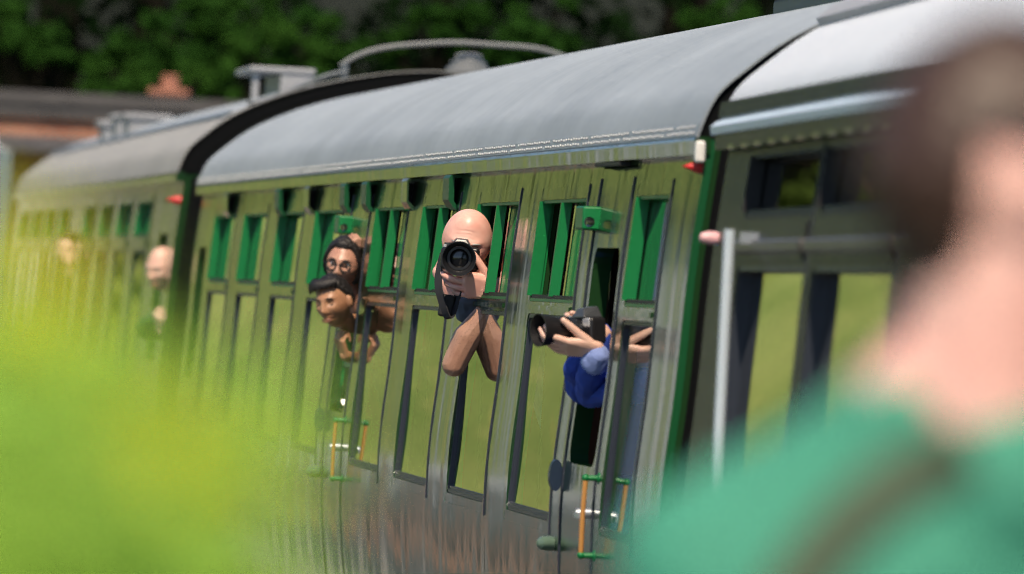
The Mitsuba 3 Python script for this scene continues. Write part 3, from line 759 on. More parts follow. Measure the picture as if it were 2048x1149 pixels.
# --- cameras
def camera_thing(key, label, c, axis, up, k=1.0, hood_r=.050, length=.13, silver=False, slim=1.0):
    """body, prism, lens barrel, rings, hood and front glass; c is the middle of the camera body, the lens looks along axis"""
    R = basis(axis, up)
    def A(name, mesh, m, smooth=30): return put(f'{key}__{name}', place(mesh, R, c, k), m, smooth)
    A('camera_body', cat(rbox(-.066, .066, -.030, .030, -.046, .040, .012), rbox(.040, .070, -.026, .052, -.044, .036, .014)), 'camera_black')
    A('prism', from_man(m3.Manifold.batch_hull([ball((x, y, z), .007) for x, y, z in ((-.030, -.025, .04), (.030, -.025, .04), (-.030, .03, .04), (.030, .03, .04), (-.018, -.02, .066), (.018, -.02, .066), (-.016, .022, .060), (.016, .022, .060))])), 'camera_grey')
    if silver: A('silver_plate', cat(rbox(-.060, -.020, .026, .033, .008, .036, .003), rbox(.022, .040, .026, .033, -.02, .034, .003), bx(-.014, .014, -.015, .02, .0645, .0675)), 'camera_silver')
    A('dial', trimesh.creation.cylinder(radius=.011, height=.012, sections=20).apply_translation((.050, -.005, .045)), 'camera_grey')
    A('shutter_button', trimesh.creation.cylinder(radius=.006, height=.010, sections=16).apply_translation((.056, .030, .040)), 'camera_silver')
    lz = lambda prof_: align(lathe([(r_ * (slim if r_ < .0456 else 1), h_) for r_, h_ in prof_], 36), (0, 1, 0), (0, 0, 0))
    y0 = .03
    A('lens_barrel', lz([(0, y0 - .01), (.033, y0 - .01), (.036, y0 + .02), (.040, y0 + .024), (.040, length * .6), (.043, length * .62), (.043, length), (.034, length), (.034, length - .012), (0, length - .012)]), 'camera_black')
    ribs = [trimesh.creation.annulus(r_min=.0395 * slim, r_max=.0422 * slim, height=.004, sections=36).apply_translation((0, 0, .062 + .008 * i)) for i in range(5)]
    A('focus_ring', align(cat(ribs), (0, 1, 0), (0, 0, 0)), 'rubber')
    h0, h1 = length - .012, length + .045
    A('lens_hood', lz([(.0432, h0), (.0455, h0), (hood_r, h1), (hood_r - .003, h1), (.0432, h0 + .006)]), 'camera_black')
    A('front_glass', lz([(0, length - .004), (.018, length - .005), (.033, length - .011)]), 'lens_glass', True)
    lab(key, label, 'camera')
    return R
def ribbon_strap(pts, width, thick, side):
    """flat strap along pts, its width along side"""
    q = smooth_path(pts, 30)
    t = np.gradient(q, axis=0); t /= np.linalg.norm(t, axis=1, keepdims=True)
    s = np.asarray(side, float)
    s = s - t * (t * s).sum(1, keepdims=True); s /= np.linalg.norm(s, axis=1, keepdims=True)
    nn = np.cross(t, s)
    v = np.concatenate([q + s * width / 2 + nn * thick / 2, q - s * width / 2 + nn * thick / 2, q - s * width / 2 - nn * thick / 2, q + s * width / 2 - nn * thick / 2])
    n = len(q); f = []
    for i in range(n - 1):
        for j in range(4):
            k = (j + 1) % 4
            f += [[j * n + i, k * n + i, k * n + i + 1], [j * n + i, k * n + i + 1, j * n + i + 1]]
    f += [[0, n, 2 * n], [0, 2 * n, 3 * n], [n - 1, 3 * n - 1, 2 * n - 1], [n - 1, 4 * n - 1, 3 * n - 1]]
    m = trimesh.Trimesh(v, f, process=False); m.fix_normals()
    return m

# --- 1: the bald man with a camera, out of the middle coach's top light
K = 'bald_photographer'.replace('bald_photographer', 'person')
c = V(-0.1677, 29.4999, 2.8993)
R = basis((-.06, -.90, -.42), (.10, -.35, .93))
sh = FM.at(5.45, -.22, 2.62)
lw = V(-0.0560, 29.3700, 2.7365); el = V(-0.1903, 29.4202, 2.4606)
arm = chain([el + V(.035, .12, .10), el, (el * .62 + lw * .38) + V(-.006, 0, 0), el * .2 + lw * .8 + V(.008, 0, -.01), lw], V(.045, .043, .048, .034, .028))
arm += hand(lw, (-1, -.05, .06), (-.05, .9, .35), -1, (14, 30, 30), 5, (.75, .50, .15), 12, 1.16, (-4, 0, 3, 6), 1.08)
rw = V(-0.2586, 29.6200, 2.7848)
rh = hand(rw, (.25, -.75, .45), (.9, .3, .1), 1, (40, 55, 40), 0, k=1.0) + chain([FM.at(5.55, -.10, 2.66), FM.at(5.65, .06, 2.68), rw], V(.045, .042, .028))
neck = chain([c + V(.02, .08, -.09), c + V(.035, .16, -.17), FM.at(5.45, -.12, 2.70)], V(.058, .060, .065))
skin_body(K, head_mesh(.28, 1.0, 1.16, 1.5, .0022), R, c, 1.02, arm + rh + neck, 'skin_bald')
face_bits(K, R, c, 1.02, 'grey_hair')
standing_clothes(K, FM.at(5.42, -.17, 2.72), FM.at(5.40, -.42, 2.05), FM.t.matrix.numpy()[:3, 0] if False else FM.m[:3, 0], 1.17, 'check_cloth', 'jeans', sleeves=(([sh + FM.m[:3, 0] * .12, FM.at(5.60, -.02, 2.70), FM.at(5.62, .035, 2.665)], V(.062, .056, .054)),))
lab(K, 'bald man leaning out of the coach window with a camera at his eye', 'person')
CAMC = V(-0.1868, 29.3599, 2.8391) + V(0, .05, 0)
camera_thing('photo_camera', 'black camera with a wide lens hood held at the bald man\'s eye', CAMC, (-.03, -1, -.02), (.02, 0, 1), 1.0, .061, .125)
put('photo_camera__strap', ribbon_strap([CAMC + V(-.062, .01, .01), CAMC + V(-.075, 0, -.07), V(-0.2375, 29.3601, 2.6617), V(-0.2179, 29.3601, 2.6238), V(-0.1974, 29.3801, 2.6690), CAMC + V(.03, .03, -.06)], .042, .004, (.5, -.8, .1)), 'dark_cloth', 40)
pouch = rbox(-.026, .026, -.014, .014, -.040, .040, .010)
put('photo_camera__lens_pouch', place(pouch, basis((.15, -1, 0), (.12, 0, 1)), V(-0.2275, 29.3901, 2.6674)), 'black_matt', 40)

# --- 2: the boy in the first door
K = 'person_001'
c = V(-0.7198, 33.8601, 2.6517)
R = basis((-.48, -.84, -.27), (-.24, -.16, .96))
hw = V(-0.6648, 33.9203, 2.4343)
ex = chain([c + V(.03, .05, -.05), c + V(.055, .11, -.085), FM.at(10.30, -.20, 2.56)], V(.040, .040, .045))
ex += hand(hw, (-.35, -.25, .85), (.75, .5, .2), 1, (55, 80, 55), 1, (.35, .75, .5), 20, .80) + chain([hw, hw + V(.05, .07, -.012), FM.at(10.35, -.22, 2.40)], V(.022, .026, .034))
skin_body(K, head_mesh(.36, .85, 1.0, .7), R, c, .90, ex, 'skin_brown')
face_bits(K, R, c, .90, 'black_hair', 'lip_dark', 'skin_brown')
def boy_hair(p):
    line = .080 + .004 * np.sin(p[:, 0] * 90) - np.clip((.055 - p[:, 1]) * 1.1, 0, .13)
    return np.clip((p[:, 2] - line) / .014, 0, 1)
put(K + '__hair', hair_cap(R, c, .90, boy_hair, .012, .008, 3), 'black_hair', True)
fr = []
for i in range(34):
    x = -.068 + .136 * i / 33
    y = math.sqrt(max(.0, 1 - (x / .085) ** 2)) * .098
    fr.append(tube(smooth_path([(x * .8, y * .55, .118), (x * 1.0 + .004, y * .83 + .004, .098), (x * 1.02 + .010 + .004 * math.sin(i * 5), y * .90 + .006, .082 + .006 * math.sin(i * 3.1) - .022 * max(0, x / .068))], 7), np.array([.006, .007, .007, .0065, .006, .004, .0015]), 6))
put(K + '__fringe', place(cat(fr), R, c, .90), 'black_hair', True)
standing_clothes(K, FM.at(10.36, -.14, 2.50), FM.at(10.40, -.35, 1.90), FM.m[:3, 0], 1.17, 'dark_cloth', 'jeans', .85)
lab(K, 'black haired boy looking down out of the coach door window', 'person')

# --- 3: the woman behind him
K = 'person_002'
c = V(-0.6944, 34.1199, 2.8047)
R = basis((-.22, -.95, -.14), (.10, -.05, .99))
hw = V(-0.6448, 34.0999, 2.8441)
ex = chain([c + V(.01, .05, -.08), c + V(.05, .10, -.16), FM.at(10.60, -.18, 2.52)], V(.046, .048, .06))
ex += hand(hw, (-.1, -.3, .95), (-.5, .7, .2), -1, (65, 80, 50), 0, k=.72) + chain([hw, hw + V(.04, .06, -.07), FM.at(10.2, -.14, 2.62)], V(.023, .028, .034))
skin_body(K, head_mesh(.34, .85, .97, .6), R, c, .94, ex, 'skin_tan')
face_bits(K, R, c, .94, 'black_hair', 'lip')
def long_hair(p):
    line = .078 - np.clip((.050 - p[:, 1]) * 2.4, 0, .17) - np.clip(np.abs(p[:, 0]) - .05, 0, 1) * 1.2
    return np.clip((p[:, 2] - line) / .012, 0, 1)
put(K + '__hair', hair_cap(R, c, .94, long_hair, .014, .006, 8), 'black_hair', True)
gl = [trimesh.creation.annulus(r_min=.0190, r_max=.0262, height=.005, sections=28).apply_transform(trimesh.geometry.align_vectors([0, 0, 1], [s * .12, 1, 0])).apply_translation((s * .032, .098, .007)) for s in (-1, 1)]
gl += [tube([(-.012, .1, .012), (0, .103, .015), (.012, .1, .012)], .0018, 8)] + [tube([(s * .055, .095, .012), (s * .078, .06, .012), (s * .083, 0, .010)], .0018, 8) for s in (-1, 1)]
put(K + '__glasses', place(cat(gl), R, c, .94), 'black_matt', 30)
standing_clothes(K, FM.at(10.60, -.22, 2.56), FM.at(10.64, -.50, 1.98), FM.m[:3, 0], 1.17, 'dark_cloth', 'dark_cloth', .95)
lab(K, 'dark haired woman in glasses just above the boy in the same door', 'person')

# --- 4: the photographer hidden in the second door
K = 'person_003'
c = FM.at(1.95, -.40, 2.80)
R = basis((-.8, -.55, -.2), (0, 0, 1))
lw = V(0.2723, 25.8601, 2.5617)
cuff = V(0.2721, 25.8602, 2.5368); lel = V(0.2483, 26.0203, 2.4247)
ex = hand(lw, (-1, -.12, .04), (.05, .55, .85), -1, (10, 26, 28), 5, (.42, .72, .35), 10, 1.02, fat=1.16) + chain([lw, cuff], V(.027, .031))
rw2 = V(0.2917, 26.0201, 2.6117)
ex += hand(rw2, (-.95, -.05, .22), (.1, -1, -.1), 1, (25, 60, 45), 0, k=.90, fingers=(-10, 0, 0, 0), thumb=(.2, .9, .2)) + chain([rw2, rw2 + V(.05, .05, -.08)], V(.026, .030))
m_arm = organic(ex, .005, 6)
ex2 = chain([c + V(0, 0, -.09), c + V(.03, .03, -.19)], V(.055, .06))
brg = chain([c + V(.03, .03, -.19), FM.at(1.76, -.42, 2.57), FM.at(1.80, -.15, 2.46), lel + V(.012, .02, .0), lel * .55 + cuff * .45, cuff], V(.05, .03, .026, .026, .024, .022)) + chain([FM.at(2.1, -.28, 2.55), rw2 + V(.05, .05, -.08)], V(.03, .024)) + chain([c + V(.03, .03, -.19), FM.at(2.1, -.28, 2.55)], V(.06, .045))
skin_body(K, head_mesh(), R, c, 1.0, ex + ex2 + brg, 'skin_fair')
face_bits(K, R, c, 1.0, 'brown_hair')
put(K + '__hair', hair_cap(R, c, 1.0, lambda p: np.clip((p[:, 2] - (.055 - np.clip((.05 - p[:, 1]) * 1.2, 0, .1))) / .012, 0, 1), .012, .006, 5), 'brown_hair', True)
standing_clothes(K, FM.at(1.93, -.45, 2.66), FM.at(1.95, -.55, 2.02), FM.m[:3, 0], 1.17, 'blue_cloth', 'dark_cloth', sleeves=(
    ([FM.at(1.76, -.42, 2.57), FM.at(1.80, -.15, 2.46), lel + V(.012, .02, .0), lel * .55 + cuff * .45, cuff * .8 + lel * .2], V(.058, .046, .041, .040, .037)),
    ([FM.at(2.12, -.42, 2.57), V(0.2310, 26.2203, 2.4278), V(0.2135, 26.1002, 2.5020), rw2 + V(.0, .03, -.07), rw2 + V(.0, .01, -.005)], V(.050, .038, .035, .033, .031))), sleeve_mat='blue_cloth')
cf = wrinkle(organic(chain([cuff * .9 + lel * .1, cuff * .55 + lw * .45 + V(.004, 0, -.006)], V(.042, .037)), .006, 4), .004, 30)
put(K + '__cuff', cf, 'pale_blue_cloth', True)
lab(K, 'person in blue sleeves holding a camera out of the door window, face hidden inside', 'person')
C2 = V(0.2433, 25.9201, 2.6221)
camera_thing('photo_camera_001', 'black and silver camera held out of the second door by blue sleeved arms', C2, (-.86, -.50, -.05), (-.08, 0, 1), 1.0, .052, .135, True, .95)
put('photo_camera_001__strap', ribbon_strap([V(0.2715, 25.9501, 2.6546), V(0.1976, 25.9800, 2.7288), V(0.1037, 26.0199, 2.7943), V(0.0940, 26.0200, 2.7703), V(0.1370, 26.0000, 2.6944), V(0.1863, 25.9001, 2.6348)], .012, .003, (.3, -.9, .2)), 'dark_cloth', 40) if False else None

# --- 5 and 6: heads out of the far coach
K = 'person_004'
c = V(-1.8954, 45.1500, 2.7592)
R = basis((-.62, -.70, -.30), (-.12, -.2, .97))
hw = V(-1.8840, 45.0503, 2.4154)
ex = chain([c + V(.03, .05, -.08), c + V(.07, .10, -.17), FL.at(.95, -.14, 2.56)], V(.056, .058, .065))
ex += hand(hw, (-.3, -.3, .85), (.8, .4, .1), 1, (55, 70, 45), 0) + chain([hw, hw + V(.03, .05, -.07), FL.at(.9, -.12, 2.32)], V(.027, .034, .04))
skin_body(K, head_mesh(.30), R, c, 1.04, ex, 'skin_fair', .008)
face_bits(K, R, c, 1.04, 'grey_hair')
put(K + '__hair', hair_cap(R, c, 1.04, lambda p: np.clip((.055 - p[:, 1] * 2 - np.abs(p[:, 2] - .01) * .4 - .03) / .03, 0, 1) * (p[:, 2] < .075) * (p[:, 2] > -.06), .006, .004, 2), 'grey_hair', True)
standing_clothes(K, FL.at(.95, -.10, 2.62), FL.at(.96, -.40, 1.98), FL.m[:3, 0], 1.17, 'dark_green_cloth', 'jeans', sleeves=(([FL.at(1.1, -.08, 2.52), FL.at(1.05, .07, 2.42), V(-1.9004, 45.1002, 2.4821)], V(.06, .055, .045)),))
lab(K, 'balding man leaning out at the near end of the far coach', 'person')
K = 'person_005'
FXY = FL.at(11.0, .10, 2.80)
c = V(-2.9697, 55.3999, 2.8509)
R = basis((-.35, -.9, -.1), (0, -.1, 1))
hw = V(-2.9379, 55.2000, 2.7022)
ex = chain([c + V(.02, .05, -.08), c + V(.10, .08, -.17), FL.at(10.75, -.12, 2.62)], V(.05, .055, .06))
ex += hand(hw, (-.3, -.3, .85), (.8, .4, .1), 1, (55, 70, 45), 0) + chain([hw, hw + V(.06, .05, -.06), FL.at(10.7, -.12, 2.45)], V(.027, .034, .04))
skin_body(K, head_mesh(.34), R, c, .95, ex, 'skin_fair', .010)
face_bits(K, R, c, .95, 'brown_hair')
put(K + '__hair', hair_cap(R, c, .95, boy_hair, .014, .008, 6), 'brown_hair', True)
standing_clothes(K, FL.at(10.7, -.16, 2.66), FL.at(10.7, -.45, 1.98), FL.m[:3, 0], 1.17, 'check_cloth', 'jeans')
lab(K, 'far off passenger leaning out of the far coach above the flowers', 'person')

# --- 7: the bystander close to the camera
K = 'person_006'
Y7 = 6.5
c = V(.382, Y7, 2.822)
R = basis((.975, .22, -.05), (.02, 0, 1))
nk = V(.372, Y7 - .01, 2.665)
torso_sh = unit(V(.97, .24, 0))
shL, shR = V(.168, Y7 - .03, 2.505), V(.635, Y7 + .07, 2.525)
ex = chain([c + V(-.005, -.01, -.06), nk, nk - V(0, 0, .10)], V(.064, .069, .082)) + chain([nk + V(-.045, -.01, .0), nk + V(-.075, -.01, -.03)], V(.045, .045))
def arm7(s, sgn):
    e = s + V(.035 * sgn, .02, -.30); w = e + V(-.02 * sgn, .10, -.24)
    return e, w
for s, sg in ((shL, -1), (shR, 1)):
    e, w = arm7(s, sg)
    ex += chain([s, e, e * .5 + w * .5, w], V(.045, .040, .036, .027)) + hand(w, (0, .15, -1), (-sg, .3, 0), sg, (15, 20, 15), 2)
skin_body(K, head_mesh(.32, 1.0, 1.02), R, c, 1.04, ex, 'skin_ruddy', .010)
face_bits(K, R, c, 1.04, 'brown_hair')
def short_hair(p):
    line = .058 - np.clip((.062 - p[:, 1]) * 1.5, 0, .145)
    around_ear = (p[:, 1] > -.040) & (p[:, 2] < .034)
    return np.clip((p[:, 2] - line) / .016, 0, 1) * np.where(around_ear, 0.0, 1.0)
put(K + '__hair', hair_cap(R, c, 1.04, short_hair, .016, .006, 11), 'brown_hair', True)
shirt = [m3.Manifold.batch_hull([ball(shL, .070), ball(nk - V(.060, 0, .040), .056)]), m3.Manifold.batch_hull([ball(shR, .070), ball(nk - V(-.045, 0, .045), .052)]),
         m3.Manifold.batch_hull([ball(shL + V(.02, 0, -.02), .085), ball(shR + V(-.02, 0, -.02), .085), ball(nk - V(0, 0, .06), .07), ball(V(.28, Y7 - .01, 2.03), .125), ball(V(.50, Y7 + .03, 2.03), .125), ball(V(.30, Y7 - .045, 2.40), .10), ball(V(.47, Y7 + .0, 2.40), .10)])]
for s, sg in ((shL, -1), (shR, 1)):
    e, w = arm7(s, sg)
    shirt += chain([s, s * .45 + e * .55, s * .25 + e * .75], V(.072, .066, .064))
shirt += [m3.Manifold.batch_hull([ball(nk + V(.02, -.025, -.085), .075), ball(nk + V(.09, -.005, -.07), .07), ball(shR, .06)])]
shirt_mesh = wrinkle(organic(shirt, .009, 10), .012, 9)
put(K + '__shirt', shirt_mesh, 'teal_cloth', True)
legs = []
for s in (-1, 1):
    h = V(.39, Y7 + .01, 1.98) + torso_sh * s * .10; f = V(h[0], h[1], PLAT + .09)
    legs += chain([h, (h + f) / 2 + V(0, -.01, .04), f], V(.115, .075, .052)) + chain([f - V(0, .03, .045), f + V(.03, .16, -.05)], V(.045, .040))
put(K + '__trousers', organic(legs, .02, 6), 'jeans', True)
def on_back(x, z, lift=.007):
    v = np.asarray(shirt_mesh.vertices); q = v[(np.abs(v[:, 0] - x) < .02) & (np.abs(v[:, 2] - z) < .02)]
    return V(x, (q[:, 1].min() if len(q) else Y7 - .09) - lift, z)
sp = [on_back(x, z) for x, z in ((.165, 2.34), (.185, 2.41), (.212, 2.48), (.245, 2.535), (.285, 2.578), (.325, 2.605), (.355, 2.618))]
put(K + '__bag_strap', ribbon_strap(sp, .046, .006, (.75, .0, -.65)), 'strap_cloth', 40)
lab(K, 'person in a teal green shirt seen from behind, out of focus close to the camera', 'person')
# ------------------------------------------------------------------ flowers in the foreground
PX0, PX1, PY0, PY1 = -.80, -.06, 3.15, 4.25
put('planter', cat(bx(PX0, PX1, PY0 - .04, PY0, PLAT, 1.62), bx(PX0, PX1, PY1, PY1 + .04, PLAT, 1.62), bx(PX0 - .04, PX0, PY0 - .04, PY1 + .04, PLAT, 1.62), bx(PX1, PX1 + .04, PY0 - .04, PY1 + .04, PLAT, 1.62)), 'planter_wood')
put('planter__soil', bx(PX0, PX1, PY0, PY1, PLAT + .02, 1.58), 'soil')
for i in range(5):
    put('planter__board', bx(PX1 + .041, PX1 + .052, PY0 - .04, PY1 + .04, PLAT + .01 + .098 * i, PLAT + .10 + .098 * i), 'planter_wood')
lab('planter', 'wooden planter box on the platform holding the yellow flowers', 'planter')
def top_of(x):
    return float(np.interp(x, [-.9, -.30, -.2276, -.194, -.161, -.1276, -.103, -.088, -.06], [2.78, 2.786, 2.778, 2.757, 2.726, 2.672, 2.600, 2.525, 2.36]))
def leaf(c, d, n, l, w):
    d = unit(d); s = unit(np.cross(d, n)); u = np.cross(s, d)
    return [c, c + d * l * .35 + s * w * .5 + u * l * .04, c + d * l * .7 + s * w * .38, c + d * l - u * l * .10, c + d * l * .7 - s * w * .38, c + d * l * .35 - s * w * .5 + u * l * .04]
LF = [[0, 1, 5], [1, 2, 4], [1, 4, 5], [2, 3, 4]]
plant_spots = []
r2 = np.random.default_rng(21)
for i in range(36):
    for _ in range(60):
        x, y = (r2.uniform(-.66, -.105), r2.uniform(3.30, 4.15)) if i < 26 else (r2.uniform(-.30, -.11), r2.uniform(3.22, 3.36))
        if all((x - a) ** 2 + ((y - b) * .5) ** 2 > .0030 for a, b in plant_spots): break
    plant_spots.append((x, y))
for i, (x, y) in enumerate(plant_spots):
    k0 = 'flowering_plant' + (f'_{i:03d}' if i else '')
    ht = top_of(x * 3.7 / y) - r2.uniform(0, .05)
    if y < 3.5: ht -= .02 + (.05 if i >= 26 else 0)
    pth = smooth_path([(x, y, 1.57), (x + r2.normal(0, .02), y + r2.normal(0, .02), 2.1), (x + r2.normal(0, .012), y + r2.normal(0, .012), ht)], 14)
    put(k0 + '__stem', tube(pth, np.linspace(.006, .002, 14), 6), 'stalk', True)
    vv, ff = [], []
    n = 260
    for j in range(n):
        q = r2.uniform(.42, 1.0) ** .8
        b = pth[min(13, int(q * 13))] + V(r2.normal(0, .030), r2.normal(0, .05), r2.normal(0, .012))
        if b[2] > top_of(b[0] * 3.7 / b[1]) + .01: continue
        a = r2.uniform(0, 2 * math.pi)
        dd = V(math.cos(a), math.sin(a), r2.uniform(-.2, .9))
        vv += leaf(b, dd, V(r2.normal(0, .35), -1.1 + r2.normal(0, .3), 1.0), r2.uniform(.035, .065), r2.uniform(.014, .026))
        ff += [[w + len(vv) - 6 for w in t] for t in LF]
    put(k0 + '__foliage', trimesh.Trimesh(np.array(vv), np.array(ff), process=False), 'leaf_lime')
    if i % 5 == 1:
        vv, ff = [], []
        for j in range(r2.integers(3, 7)):
            q = pth[-1 - j % 4] + V(r2.normal(0, .022), r2.normal(0, .03), r2.normal(-.015, .022))
            for p in range(5):
                a = p * 2 * math.pi / 5 + r2.uniform(0, 1)
                vv += leaf(q, V(math.cos(a), -.35, math.sin(a)), V(0, -1, .3), .012, .010)
                ff += [[w + len(vv) - 6 for w in t] for t in LF]
        put(k0 + '__blossom', trimesh.Trimesh(np.array(vv), np.array(ff), process=False), 'petal')
    lab(k0, 'tall yellow flowering plant in the blurred foreground clump at the left', 'plant', 'yellow flowering plants of the foreground clump')
# two full flower heads that show as yellow patches
heads = [(V(-0.1227, 3.5501, 2.6237), .026), (V(-0.2051, 3.5500, 2.7090), .030), (V(-0.1835, 3.7001, 2.6401), .022), (V(-0.2205, 3.7000, 2.6682), .026), (V(-0.1535, 3.6001, 2.6619), .016)]
for i, (q, rr) in enumerate(heads):
    kk = 'flowering_plant_%03d' % (len(plant_spots) + i)
    vv, ff = [], []
    for j in range((60, 10, 26, 10, 12)[i]):
        o = unit(r2.normal(0, 1, 3)) * rr * r2.uniform(.3, 1)
        for p in range(5):
            a = p * 2 * math.pi / 5 + r2.uniform(0, 1)
            vv += leaf(q + o, V(math.cos(a), -.35, math.sin(a)), V(0, -1, .3), .011, .010)
            ff += [[w + len(vv) - 6 for w in t] for t in LF]
    put(kk + '__blossom', trimesh.Trimesh(np.array(vv), np.array(ff), process=False), 'petal')
    put(kk + '__stem', tube([(q[0] - .01, q[1] + .02, 1.57), (q[0] - .005, q[1] + .01, 2.2), (q[0], q[1], q[2] - .01)], .004, 6), 'stalk', True)
    lab(kk, ['bright yellow flower head nearest the coach, low in the left clump', 'yellow flower head at the left edge below the white hut', 'pale yellow flower head low in the left clump', 'yellow flower head by the left picture edge, half way down', 'small yellow flower head in the middle of the left clump'][i], 'plant')

# ------------------------------------------------------------------ background: brick building, white hut, wood
B = 'brick_building'
put(B + '__wall', bx(-8.2, 1.2, 86.0, 92, -.75, 4.42), 'brickwork')
put(B + '__coping', cat(bx(-8.3, 1.3, 85.86, 92.1, 4.42, 4.50), bx(-8.25, 1.25, 85.9, 92.0, 4.50, 4.56)), 'dark_slate')
put(B + '__coping_shadow_board', bx(-8.2, 1.2, 85.9, 85.995, 4.30, 4.42), 'dark_slate')
canopy = trimesh.Trimesh([(-8.4, 85.99, 4.10), (1.4, 85.99, 4.10), (1.4, 84.6, 3.99), (-8.4, 84.6, 3.99), (-8.4, 85.99, 4.02), (1.4, 85.99, 4.02), (1.4, 84.6, 3.90), (-8.4, 84.6, 3.90)],
                         [[0, 2, 1], [0, 3, 2], [4, 5, 6], [4, 6, 7], [3, 7, 6], [3, 6, 2], [0, 4, 7], [0, 7, 3], [1, 2, 6], [1, 6, 5]], process=False)
put(B + '__canopy', canopy, 'dark_slate')
for i in range(3):
    x = -6.6 + 2.5 * i
    f = put(B + '__window', ring(x, x + 1.0, 1.3, 3.0, .07, 85.93, 86.02), 'timber_white')
    put(f + '__pane', quad(x + .06, x + .94, 1.36, 2.94, 85.99), 'window_dark')
    put(f + '__sill', bx(x - .08, x + 1.08, 85.85, 86.0, 1.2, 1.29), 'edge_stone')
lab(B, 'long red brick building with a dark coping behind the far coach', 'building')
put('chimney__stack', bx(-3.98, -3.60, 84.9, 85.5, 4.1, 4.70), 'brickwork')
del scene['chimney__stack']
put(B + '__chimney', cat(bx(-3.86, -3.52, 87.0, 87.5, 4.4, 4.62), bx(-3.90, -3.48, 86.96, 87.54, 4.62, 4.68)), 'orange_pot')
put(B + '__chimney__pot', align(lathe([(0, 0), (.10, 0), (.085, .12), (.10, .14), (.08, .15), (0, .15)], 16), (0, 0, 1), (-3.69, 87.25, 4.68)), 'orange_pot', 30)
put(B + '__rain_pipe', tube([(-4.07, 85.9, -.7), (-4.07, 85.9, 2), (-4.07, 85.9, 4.38)], .05, 8), 'rust', 40)
H = 'white_hut'
put(H + '__wall', bx(-6.5, -4.99, 79.5, 82, -.75, 3.86), 'timber_white')
put(H + '__roof', cat(trimesh.Trimesh([(-6.6, 79.4, 3.86), (-4.97, 79.4, 3.86), (-4.97, 82.1, 3.86), (-6.6, 82.1, 3.86), (-5.75, 79.4, 4.12), (-5.75, 82.1, 4.12)], [[0, 1, 4], [1, 2, 5], [1, 5, 4], [2, 3, 5], [3, 0, 4], [3, 4, 5], [0, 3, 2], [0, 2, 1]], process=False)), 'timber_white')
for i in range(12):
    put(H + '__board', bx(-6.5, -4.99, 79.484, 79.499, -.7 + .39 * i, -.7 + .39 * i + .37), 'timber_white')
lab(H, 'white timber hut at the left edge in front of the brick building', 'hut')

def leaf_cloud(centres, radii, n, size, rg, flat=0.75):
    """n leaf-sized faces in each clump"""
    C = np.repeat(np.asarray(centres), n, axis=0); Rr = np.repeat(np.asarray(radii), n)
    d = rg.normal(size=C.shape); d /= np.linalg.norm(d, axis=1, keepdims=True)
    p = C + d * (Rr * rg.uniform(.15, 1, len(C)) ** .45)[:, None] * V(1, 1, flat)
    a = rg.normal(size=C.shape) + V(0, 0, .5) + .8 * d; a /= np.linalg.norm(a, axis=1, keepdims=True)
    t = np.cross(a, rg.normal(size=C.shape)); t /= np.linalg.norm(t, axis=1, keepdims=True)
    b = np.cross(a, t)
    s = (size * rg.uniform(.6, 1.3, len(C)))[:, None]
    v = np.stack([p - t * s, p - b * s * .42, p + t * s, p + b * s * .42], 1).reshape(-1, 3)
    i = np.arange(len(C))[:, None] * 4
    f = np.vstack([i + np.array([[0, 1, 2]]), i + np.array([[0, 2, 3]])])
    return trimesh.Trimesh(v, f, process=False)
def tree(key, base, clumps, rads, n, size, leafm, barkm, label, seed, group=None):
    rg = np.random.default_rng(seed)
    base = V(*base); cl = np.asarray(clumps, float)
    top = cl.mean(0)
    trunk = smooth_path([base, base * .6 + top * .4 + V(.1, .1, 0), top], 10)
    limbs = [tube(trunk, np.linspace(.22, .07, 10), 9)]
    for q in cl:
        s = trunk[rg.integers(4, 9)]
        limbs.append(tube(smooth_path([s, (s + q) / 2 + V(0, 0, .15), q], 6), np.linspace(.06, .015, 6), 6))
    put(key + '__trunk', cat(limbs), barkm, 40)
    put(key + '__crown', leaf_cloud(cl, rads, n, size, rg), leafm)
    lab(key, label, 'tree', group)
def clumps_of(lst, y, px=151.0):
    return lst
